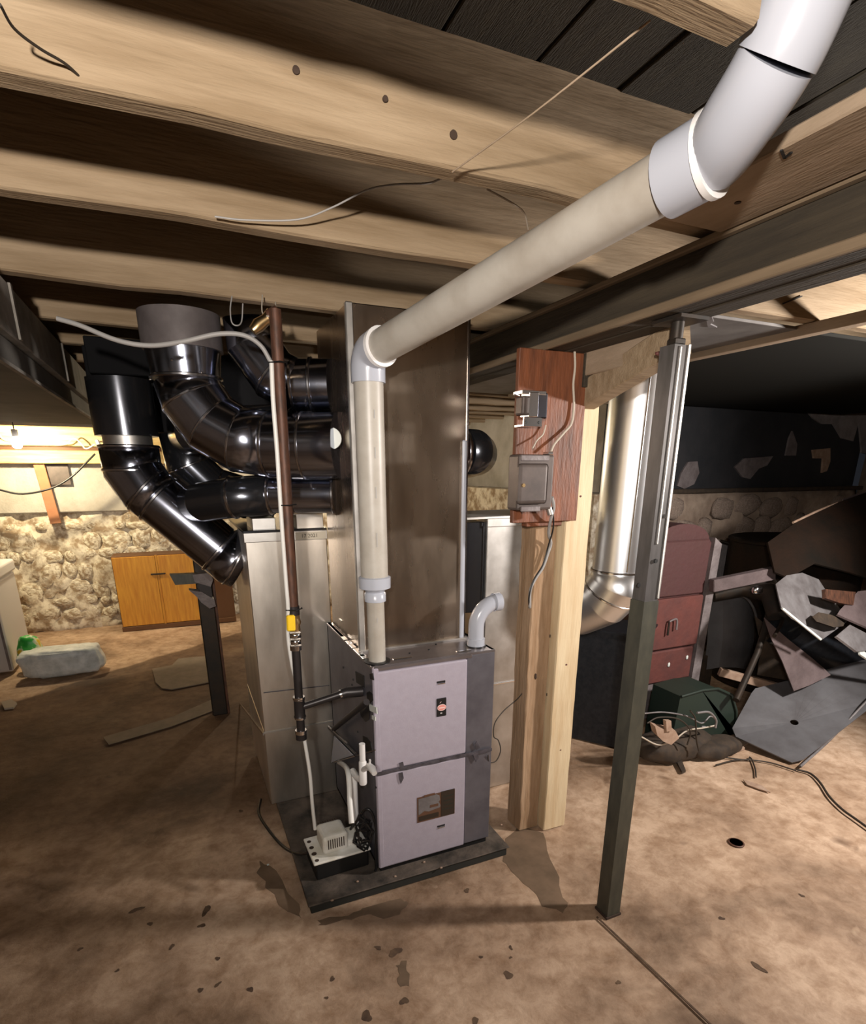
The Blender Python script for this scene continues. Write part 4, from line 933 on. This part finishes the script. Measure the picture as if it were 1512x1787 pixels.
e = empty('socket_clip', P(171, 785, y=5.9), 'small white clip hanging at the end of the black wire', 'clip')
c = P(171, 780, y=5.95); obj('clip_body', bar(c + V((0, 0, .06)), c + V((.03, 0, -.05)), .05, .03, .008), 'white_box', e)
obj('clip_stem', bar(c + V((.0, .12, .05)), V((c.x, 6.20, c.z + .05)), .012, .012), 'white_box', e)
obj('clip_tail', bar(c + V((.03, 0, -.05)), c + V((.06, 0, -.17)), .02, .015, .004), 'white_box', e)
bl = empty('light_bulb', (-1.085, 5.62, 1.66), 'bare glowing bulb hanging at the far left under the sill', 'lamp')
obj('glass', lump((-1.085, 5.60, 1.70), (.035, .035, .042), 3, 3, amp=0), 'lamp_glass', bl)
obj('socket', cyl((-1.085, 5.60, 1.745), (-1.085, 5.60, 1.80), .022, 16), 'white_box', bl)
obj('lamp_cord', cyl((-1.085, 5.60, 1.80), (-1.085, 5.60, 2.19), .004, 8), 'rubber', bl)
fz = empty('chest_freezer', (-1.9, 5.4, 0), 'white appliance edge at the far left of the picture', 'appliance')
obj('body', box(-2.3, 5.06, .01, -1.315, 5.7, .70, .02, seg=3), 'white_box', fz)
obj('lid', box(-2.31, 5.04, .705, -1.30, 5.71, .80, .02, seg=3), 'white_box', fz)
obj('hinge_strip', box(-1.34, 5.052, .03, -1.325, 5.062, .69), 'grey_trim', fz)
# green bag
def bag(c, s, seed, m, name, label, cat='bag', pw=.75):
    bm = lump(c, s, seed, 4, amp=.0, pw=pw)
    rr = random.Random(seed)
    for v in bm.verts:
        k = v.co - V(c); n_ = sin(k.x * 40 + seed) * sin(k.z * 34 + seed * 2) * .06 + sin(k.x * 90 + k.y * 80) * .025
        v.co = V(c) + k * (1 + n_)
    return obj(name, bm, m, label=label, cat=cat)
m = bpy.data.materials.new('green_bag'); m.use_nodes = True; nt = m.node_tree; b = nt.nodes['Principled BSDF']; b.inputs['Roughness'].default_value = .4
tc = nt.nodes.new('ShaderNodeTexCoord'); n_ = nt.nodes.new('ShaderNodeTexNoise'); n_.inputs['Scale'].default_value = 11
r_ = nt.nodes.new('ShaderNodeValToRGB'); r_.color_ramp.elements[0].position = .38; r_.color_ramp.elements[1].position = .62
r_.color_ramp.elements[0].color = (.02, .32, .04, 1); r_.color_ramp.elements[1].color = (.75, .55, .03, 1)
k_ = r_.color_ramp.elements.new(.52); k_.color = (.06, .5, .08, 1); k2 = r_.color_ramp.elements.new(.56); k2.color = (.7, .8, .6, 1)
nt.links.new(tc.outputs['Object'], n_.inputs[0]); nt.links.new(n_.outputs[0], r_.inputs[0]); nt.links.new(r_.outputs[0], b.inputs['Base Color']); MT['green_bag'] = m
bag((-1.19, 5.10, .135), (.085, .06, .145), 4, 'green_bag', 'green_bag', 'upright green and yellow printed bag behind the white bundle')
bag((-.95, 4.90, .105), (.27, .11, .105), 6, 'bag_white', 'white_bundle', 'long white plastic-wrapped bundle on the far left floor', 'bundle', .42)
# flat mat
def flatpoly(pix, z0, th, m, name, label, cat):
    return obj(name, prism([V((P(a, b_, z=z0).x, P(a, b_, z=z0).y, z0)) for a, b_ in pix], (0, 0, th)), m, label=label, cat=cat)
flatpoly([(266, 1168), (300, 1162), (312, 1150), (362, 1146), (372, 1190), (300, 1204), (283, 1202), (272, 1192)], .001, .006, 'mat_grey', 'cardboard_mat', 'flat grey brown mat on the dark floor below the orange cabinet', 'mat')
flatpoly([(3, 1228), (20, 1223), (30, 1229), (24, 1237), (8, 1239)], .001, .012, 'card', 'paper_scrap', 'small crumpled pale scrap at the left edge on the dark floor', 'scrap')
flatpoly([(180, 1287), (300, 1252), (384, 1215), (387, 1235), (300, 1268), (190, 1300)], .0005, .003, 'mat_grey', 'light_strip', 'long strip of light painted on the dark floor left of the shiny box', 'board')  # light falling between shadows, painted as a paler strip
c = P(468, 1510, z=0); obj('white_crumb', lump((c.x, c.y, .003), (.005, .004, .003), 5, 1), 'label_white', label='tiny white crumb on the floor left of the slab', cat='crumb')
# dark steel column left with clamp
e = empty('dark_column', (.1, 3.62, 0), 'dark steel column behind the shiny return box', 'post')
obj('column', box(.045, 3.58, 0, .135, 3.66, 1.998, .006), 'dark_steel', e)
obj('rust_edge', box(.135, 3.585, .0, .150, 3.62, 1.05, .002), 'rust', e)
e = empty('column_clamp', (.03, 3.5, 1.0), 'greasy metal bracket clamped on the dark column', 'bracket')
yk = 3.50
obj('lever', prism([P(a, b_, y=yk) for a, b_ in ((296, 1003), (345, 1001), (350, 1018), (306, 1021))], (0, .05, 0)), 'post_grey', e)
obj('jaw', prism([P(a, b_, y=yk - .02) for a, b_ in ((336, 1003), (366, 1000), (372, 1012), (368, 1024), (340, 1016))], (0, .07, 0)), 'grey_trim', e)
obj('jaw', prism([P(a, b_, y=yk - .02) for a, b_ in ((330, 1030), (352, 1033), (374, 1046), (377, 1058), (366, 1062), (352, 1052), (344, 1042))], (0, .07, 0)), 'grey_trim', e)
obj('spacer', prism([P(a, b_, y=yk) for a, b_ in ((345, 1014), (368, 1020), (372, 1050), (352, 1044))], (0, .06, 0)), 'iron', e)

# ================================================================ RIGHT SIDE
tk = empty('joist_panning', (1.7, 1.5, 1.97), 'dusty grey sheet metal panning nailed under the joists right of the girder', 'panel')
obj('panning_sheet', box(1.31, 1.55, 1.978, 2.11, 3.54, 1.988, .001), 'panning', tk)
obj('bay_shade_sheet', box(2.165, 1.56, 1.975, 5.6, 3.54, 1.988, .002), 'bay_shade', tk)  # added dark sheet standing in for the unlit joist bays
obj('edge_lath', box(2.112, .3, 1.955, 2.160, 3.54, 1.992, .002), 'plank_wood', tk)
obj('torn_end', prism([P(a, b_, z=1.974) for a, b_ in ((1232, 553), (1242, 551), (1246, 562), (1240, 566), (1252, 572), (1236, 572))], (0, 0, .004)), 'sheet_light', tk)
a_, b_ = P(1370, 529, y=1.48), P(1403, 516, y=1.48)
obj('nail_mark', bar(V((a_.x, 1.486, a_.z)), V((b_.x, 1.486, b_.z)), .004, .004), 'black', ce)
# red boiler
bo = empty('old_boiler', (2.7, 2.6, 0), 'dull red cast iron boiler front with three panels', 'boiler')
yb = 2.40
def RP(px, py, y=yb): return P(px, py, y=y)
bx0, bx1 = 2.44, 2.87
obj('body', box(bx0, yb + .02, .235, bx1 + .02, yb + .5, 1.10, .01), 'red_iron_dark', bo)
obj('arched_top', prism([V((bx0 + (bx1 - bx0) * (1 - cos(pi * k / 14)) / 2, yb + .03, 1.10 + .105 * sin(pi * k / 14))) for k in range(15)], (0, .45, 0)), 'red_iron_dark', bo)
obj('top_panel', box(bx0 + .005, yb, .79, bx1 - .02, yb + .022, 1.115, .008), 'red_iron_dark', bo)
dr = obj('fire_door', box(bx0 + .005, yb - .012, .47, bx1 - .02, yb + .022, .782, .008), 'red_iron', bo, label='brighter red fire door')
c = RP(1165, 1092); obj('door_latch', bar(V((c.x - .02, yb - .03, c.z - .05)), V((c.x - .02, yb - .03, c.z + .03)), .012, .012, .003), 'dark_steel', dr)
obj('door_latch', wire([V((c.x - .02, yb - .03, c.z + .035)), V((c.x + .03, yb - .035, c.z + .045)), V((c.x + .04, yb - .035, c.z - .02))], .006, 8), 'grey_trim', dr)
obj('lower_panel', box(bx0 + .005, yb, .25, bx1 - .03, yb + .022, .455, .008), 'red_iron', bo)
obj('side_trim', prism([V((bx1 - .018, yb - .004, .06)), V((bx1 + .05, yb - .004, .06)), V((bx1 + .07, yb - .004, 1.08)), V((bx1 + .01, yb - .004, 1.12))], (0, .05, 0)), 'grey_trim', bo, label='pale grey plastered side strip')
obj('base', box(bx0, yb + .03, 0, bx1 - .01, yb + .45, .235, .005), 'grey_trim', bo, label='grey base')
obj('leg', box(bx1 - .055, yb - .004, 0, bx1 - .02, yb + .03, .24, .003), 'red_iron', bo)
for a, b_ in ((1199, 1147), (1167, 1160)): 
    c = RP(a, b_); obj('white_chip', lump((c.x, yb - .003, c.z), (.01, .004, .016), a, 1), 'label_white', bo)
# gray bent hood behind
def skin(name, rows, th, m, label, cat='sheet metal', jit=0): return obj(name, sheetgrid(rows, th, jit), m, label=label, cat=cat)
rows = []
for (py, z_) in ((1040, 0), (1075, 0), (1115, 0), (1165, 0)):
    k_ = {1040: (1238, 1262, 1290, 1306, 1312), 1075: (1238, 1262, 1292, 1314, 1324), 1115: (1236, 1262, 1290, 1314, 1322), 1165: (1230, 1255, 1284, 1304, 1314)}[py]
    rows.append([P(px, py + dy_, y=2.62 - .16 * sin(pi * (i + .5) / 5)) for i, (px, dy_) in enumerate(zip(k_, (4, 0, 0, 3, 10)))])
hb = empty('bulged_hood', P(1275, 1180, y=2.6), 'bulging dark grey metal hood leaning right of the red boiler', 'sheet metal')
obj('shell', sheetgrid(rows, .006), 'sheet_grey', hb)
obj('rim', tube(curve([P(1238, 1045, y=2.50), P(1270, 1038, y=2.44), P(1300, 1042, y=2.42), P(1316, 1062, y=2.44), P(1323, 1090, y=2.48)], 5), .008, 8), 'sheet_light', hb)
obj('stand', boxes([(2.93, 2.56, 0, 3.24, 2.9, .30)]), 'scrap_dark', hb)
skin('white_arc_panel', [[P(1252, 943, y=3.1), P(1285, 950, y=3.1), P(1308, 972, y=3.1)], [P(1250, 985, y=3.1), P(1285, 985, y=3.1), P(1309, 990, y=3.1)], [P(1248, 1010, y=3.1), P(1285, 1004, y=3.1), P(1318, 1000, y=3.1)]], .02, 'plaster_patch', 'pale rounded panel behind the boiler against the stones', 'panel')
wobj('bent_rod', [P(1252, 942, y=3.0), P(1290, 955, y=2.9), P(1322, 980, y=2.7), P(1345, 1002, y=2.5), P(1362, 1035, y=2.3), P(1366, 1080, y=2.1), P(1352, 1110, y=2.0)], .010, 'dark_steel', 'long dark bent rod arching over the scrap pile', cat='rod')
obj('angle_iron', bar(P(1242, 1022, y=2.35), P(1350, 1000, y=2.25), .05, .075, .004), 'sheet_mauve', label='grey brown flat iron bar lying across behind the boiler trim', cat='bar')
obj('black_flue', tube([P(1245, 1035, y=2.45), P(1300, 1025, y=2.35), P(1345, 1035, y=2.2), P(1358, 1075, y=2.1)], .055, 16), 'dark_steel', label='black curved flue pipe under the flat iron bar', cat='pipe')
c = P(1322, 1030, y=2.15); obj('chrome_cap', lump(c, (.035, .02, .025), 8, 2), 'chrome', label='small bright metal cap at the bend of the black flue pipe', cat='cap')
# drum / dark tank
dm = empty('dark_drum', P(1460, 1190, y=2.6), 'large dark rusty drum standing at the right edge', 'drum')
dc = V((3.95, 2.62, 0))
obj('shell', tube([dc, dc + V((0, 0, 1.03))], .42, 40), 'drum', dm)
for z in (.02, .35, .7, 1.03): obj('hoop', ringband(dc + V((0, 0, z)), (0, 0, 1), .42, .03, .012, 40), 'drum', dm)
obj('hood', sheetgrid([[P(1338, 948, y=2.3), P(1350, 1000, y=2.2), P(1375, 1010, y=2.15)], [P(1385, 915, y=2.35), P(1400, 950, y=2.2), P(1420, 985, y=2.12)], [P(1462, 878, y=2.4), P(1470, 930, y=2.22), P(1480, 1000, y=2.1)], [P(1540, 850, y=2.4), P(1540, 920, y=2.22), P(1540, 1020, y=2.1)]], .012), 'drum', dm)
obj('hood_edge', wire([P(1385, 912, y=2.36), P(1425, 893, y=2.38), P(1462, 878, y=2.4)], .008), 'debris', dm)
obj('upper_flap', sheetgrid([[P(1470, 872, y=2.45), P(1475, 905, y=2.38)], [P(1512, 856, y=2.45), P(1512, 890, y=2.38)], [P(1550, 840, y=2.45), P(1550, 880, y=2.38)]], .008), 'sheet_mauve', dm)
# crumpled sheets
skin('crumpled_sheet', [[P(1356, 1018, y=2.05), P(1372, 1005, y=2.08), P(1400, 1000, y=2.10), P(1428, 1012, y=2.12)],
                        [P(1360, 1038, y=1.98), P(1385, 1028, y=2.02), P(1415, 1028, y=2.06), P(1444, 1034, y=2.08)],
                        [P(1366, 1060, y=1.90), P(1395, 1060, y=1.94), P(1428, 1056, y=2.0), P(1462, 1058, y=2.04)],
                        [P(1385, 1078, y=1.88), P(1405, 1090, y=1.88), P(1436, 1116, y=1.86), P(1480, 1084, y=1.98)]], .006, 'sheet_light', 'crumpled light grey metal sheet with an oval rust hole', jit=.006)
c = P(1438, 1083, y=1.885)
obj('bright_fold', bar(P(1366, 1062, y=1.875), P(1433, 1116, y=1.845), .012, .012, .002), 'label_white', label='bright folded lower edge of the crumpled sheet', cat='metal strip')
a_ = [P(1411, 1076, y=1.90), P(1422, 1068, y=1.92), P(1442, 1072, y=1.92), P(1468, 1083, y=1.93), P(1464, 1092, y=1.90), P(1448, 1094, y=1.87), P(1418, 1084, y=1.86)]
obj('rust_plate', prism([p + V((-.008, -.03, .006)) for p in a_], (0, .004, 0)), 'scrap_dark', label='dark oval plate lying on the crumpled grey sheet', cat='plate')
skin('rusty_bracket', [[P(1441, 1028, y=1.92), P(1462, 1030, y=1.92), P(1494, 1033, y=1.92)], [P(1442, 1044, y=1.9), P(1466, 1052, y=1.9), P(1490, 1056, y=1.9)]], .02, 'rust', 'rusty bracket lying over the top of the crumpled sheet', 'bracket')
skin('leaning_panel', [[P(1498, 1032, y=1.95), P(1560, 1025, y=1.9)], [P(1466, 1065, y=1.9), P(1560, 1100, y=1.8)], [P(1462, 1072, y=1.88), P(1560, 1115, y=1.78)]], .012, 'sheet_mauve', 'mauve grey metal panel at the right edge above the pile')
skin('second_panel', [[P(1484, 1090, y=1.86), P(1560, 1130, y=1.76)], [P(1460, 1110, y=1.80), P(1496, 1137, y=1.76)], ], .012, 'sheet_light', 'narrow light panel strip under the mauve panel at the right edge')
skin('edge_scrap', [[P(1500, 1132, y=1.78), P(1560, 1165, y=1.7)], [P(1502, 1142, y=1.76), P(1560, 1180, y=1.7)]], .01, 'label_white', 'short bright scrap at the right edge below the light strip')
obj('black_tank', tube([P(1372, 1085, y=2.22), P(1560, 1200, y=1.98)], .16, 24), 'black_box', label='black cylindrical tank lying under the crumpled sheet', cat='tank')
skin('mauve_sheet', [[P(1334, 1078, y=2.1), P(1352, 1095, y=2.06), P(1375, 1115, y=2.03)], [P(1348, 1118, y=2.05), P(1380, 1130, y=2.02), P(1418, 1148, y=1.98)], [P(1366, 1155, y=2.0), P(1398, 1165, y=1.97), P(1440, 1168, y=1.95)], [P(1386, 1206, y=1.94), P(1412, 1196, y=1.93), P(1450, 1178, y=1.92)]], .006, 'sheet_mauve', 'mauve crumpled sheet draped in the middle of the pile', jit=.004)
skin('brown_sheet', [[P(1318, 1075, y=2.3), P(1338, 1090, y=2.28)], [P(1330, 1130, y=2.3), P(1362, 1140, y=2.25)], [P(1322, 1178, y=2.3), P(1392, 1190, y=2.2)]], .006, 'scrap_dark', 'dark brown sheet standing between the hood and the mauve sheet')
obj('slanted_bar', tube([P(1345, 1060, y=2.2), P(1335, 1100, y=2.15), P(1322, 1140, y=2.1), P(1305, 1178, y=2.05), P(1285, 1222, y=1.98)], .018, 10), 'dark_steel', label='dark bar slanting down in front of the bulging hood', cat='bar')
obj('pale_lath', bar(P(1256, 1172, y=2.3), P(1388, 1208, y=2.05), .04, .05, .003), 'debris', label='pale wooden lath lying from the boiler to the grey panel', cat='board')
obj('short_lath', bar(P(1388, 1212, y=2.04), P(1462, 1180, y=2.02), .05, .03, .003), 'debris', label='short tan board above the grey panel with the hole', cat='board')
# big grey panel with round hole
def holed():
    cor = [P(1274, 1279, y=1.98), P(1395, 1341, z=.006), P(1545, 1215, y=1.72), P(1530, 1150, y=1.95), P(1390, 1200, y=2.08), P(1322, 1190, y=2.1)]
    n = 36; c = P(1386, 1262, y=1.86); o_ = sum(cor, V()) / 6
    nrm = (cor[2] - cor[0]).cross(cor[5] - cor[1]).normalized()
    def flat(p): return p - nrm * (p - c).dot(nrm) * 1.0
    cor = [flat(p) for p in cor]; cor[1].z = max(cor[1].z, .004)
    u_ = (cor[1] - cor[0]).normalized(); v_ = nrm.cross(u_).normalized(); inner, outer = [], []
    for k in range(n):
        a = 2 * pi * k / n; d = u_ * cos(a) + v_ * sin(a); inner.append(c + d * .021)
        best = None
        for i in range(6):
            p, q = cor[i] - c, cor[(i + 1) % 6] - c
            px_, py_, qx_, qy_ = p.dot(u_), p.dot(v_), q.dot(u_), q.dot(v_); ex, ey = qx_ - px_, qy_ - py_; det = cos(a) * (-ey) + ex * sin(a)
            if abs(det) < 1e-9: continue
            t = (px_ * (-ey) + ex * py_) / det; s = (cos(a) * py_ - sin(a) * px_) / det
            if t > 0 and -1e-6 <= s <= 1 + 1e-6 and (best is None or t < best[0]): best = (t, lerp(cor[i], cor[(i + 1) % 6], min(1, max(0, s))))
        outer.append(best[1] if best else c + d * .2)
    return inner, outer, nrm
inner, outer, nrm = holed()
bm = bmesh.new(); th = nrm * .008
I0 = [bm.verts.new(p) for p in inner]; O0 = [bm.verts.new(p) for p in outer]; I1 = [bm.verts.new(p + th) for p in inner]; O1 = [bm.verts.new(p + th) for p in outer]
for k in range(36):
    l = (k + 1) % 36
    for q in ((I0[k], O0[k], O0[l], I0[l]), (I1[k], I1[l], O1[l], O1[k]), (O0[k], O1[k], O1[l], O0[l]), (I0[k], I0[l], I1[l], I1[k])): bm.faces.new(q)
gpn = empty('holed_panel', P(1386, 1262, y=1.86), 'large blue grey metal panel with a round hole leaning on the pile', 'sheet metal')
obj('panel', finish(bm), 'sheet_grey', gpn)
c = P(1386, 1262, y=1.90); obj('backing', lump(c + V((0.02, .10, -.07)), (.16, .05, .07), 4, 2), 'black', gpn)
wobj('panel_rim', [P(1397, 1338, z=.02), P(1450, 1290, y=1.70), P(1512, 1225, y=1.72), P(1540, 1200, y=1.72)], .007, 'sheet_light', 'rolled pale rim along the right side of the blue grey panel', cat='metal strip')
# green bin and debris
gb_ = empty('green_bin', (2.45, 1.95, 0), 'dark green metal bin lying in front of the boiler', 'bin')
gpoly = [P(a, b_, y=2.06) for a, b_ in ((1188, 1215), (1225, 1204), (1252, 1201), (1276, 1212), (1284, 1240), (1283, 1300))]
gpoly += [V((gpoly[-1].x, 2.06, 0)), V((gpoly[0].x - .02, 2.06, 0))]
obj('shell', prism(gpoly, (0, .2, 0)), 'green_bin', gb_)
obj('rim', tube([gpoly[i] + V((0, -.006, 0)) for i in range(6)], .008, 8), 'green_bin', gb_)
bag((2.36, 2.03, .055), (.24, .12, .075), 9, 'scrap_dark', 'black_sack', 'low black sack of rubbish in front of the boiler base')
bag((2.56, 1.93, .04), (.16, .08, .05), 12, 'scrap_dark', 'dark_rag', 'dark oily rag beside the green bin', 'rag')
rr = random.Random(5)
for k, (pts, lab) in enumerate((([(1125, 1245), (1160, 1243), (1200, 1250), (1225, 1262), (1240, 1250), (1250, 1258), (1245, 1268), (1225, 1268)], 'bright looped wire on top of the rubbish before the green bin'),
        ([(1118, 1285), (1150, 1300), (1178, 1290), (1200, 1275), (1230, 1270), (1248, 1266)], 'pale wire arcing low across the rubbish sack'),
        ([(1130, 1262), (1150, 1252), (1185, 1255), (1205, 1275), (1200, 1300)], 'thin grey wire curled over the black sack'),
        ([(1205, 1240), (1214, 1255), (1216, 1290), (1220, 1310)], 'short green wire standing in front of the green bin'),
        ([(1217, 1244), (1238, 1243), (1250, 1256), (1249, 1270)], 'thick bright wire hook against the green bin'))):
    wobj('scrap_wire', [P(a, b_, y=1.90 - .01 * k) for a, b_ in pts], .004 if k != 4 else .006, 'sheet_light' if k in (0, 4) else ('card' if k == 1 else 'cord'), lab, cat='wire')
e = empty('broken_pottery', P(1165, 1290, y=1.87), 'pinkish broken cardboard chunk on the rubbish sack', 'scrap')
obj('chunk', prism([P(a, b_, y=1.87) for a, b_ in ((1144, 1268), (1155, 1272), (1180, 1276), (1186, 1288), (1172, 1300), (1158, 1294), (1148, 1284))], (0, .04, .01)), 'debris', e)
obj('stub', prism([P(a, b_, y=1.86) for a, b_ in ((1163, 1258), (1172, 1258), (1173, 1276), (1164, 1277))], (0, .02, 0)), 'debris', e)
for k, (pix, lab) in enumerate((([(1234, 1300), (1262, 1290), (1300, 1284), (1310, 1296), (1290, 1310), (1262, 1308)], 'torn tan wood splinter between sack and grey panel'),
        ([(1236, 1312), (1268, 1300), (1288, 1296), (1300, 1308), (1280, 1316), (1250, 1316)], 'pale flat wood chip in front of the pile'),
        ([(1297, 1361), (1330, 1372), (1345, 1384), (1325, 1378), (1304, 1370)], 'pale long splinter alone on the floor right of the post'),
        ([(1180, 1330), (1190, 1330), (1197, 1348), (1190, 1350)], 'small dark chip on the floor before the black sack'))):
    flatpoly(pix, .002, .012 if k != 2 else .004, 'debris' if k != 3 else 'scrap_dark', 'wood_chip', lab, 'wood chip')
for k, pts in enumerate(([(1240, 1318), (1300, 1326), (1310, 1322), (1318, 1340), (1320, 1356)], [(1250, 1335), (1290, 1326), (1340, 1330), (1390, 1345)])):
    wobj('twig', [P(a, b_, z=.006) for a, b_ in pts], .004, 'cord', ('thin dark twig bent on the floor before the grey panel', 'long thin dark stick along the foot of the pile')[k], cat='twig')
wobj('loose_cable', [P(a, b_, z=.006) for a, b_ in ((1392, 1343), (1415, 1350), (1432, 1366), (1448, 1390), (1470, 1412), (1495, 1430), (1530, 1455))], .0055, 'cord', 'dark cord snaking over the floor from the pile to the right edge', cat='cord')
c = P(1285, 1472, z=0)
e = empty('drain_plug', (c.x, c.y, 0), 'dark oval plug in the open floor right of the steel post', 'plug')
obj('disc', tube([(c.x, c.y, -.004), (c.x, c.y, .004), (c.x, c.y, .007)], [.030, .030, .026], 24), 'scrap_dark', e)
obj('rim', ringband((c.x, c.y, .004), (0, 0, 1), .029, .006, .003, 24), 'rust', e)
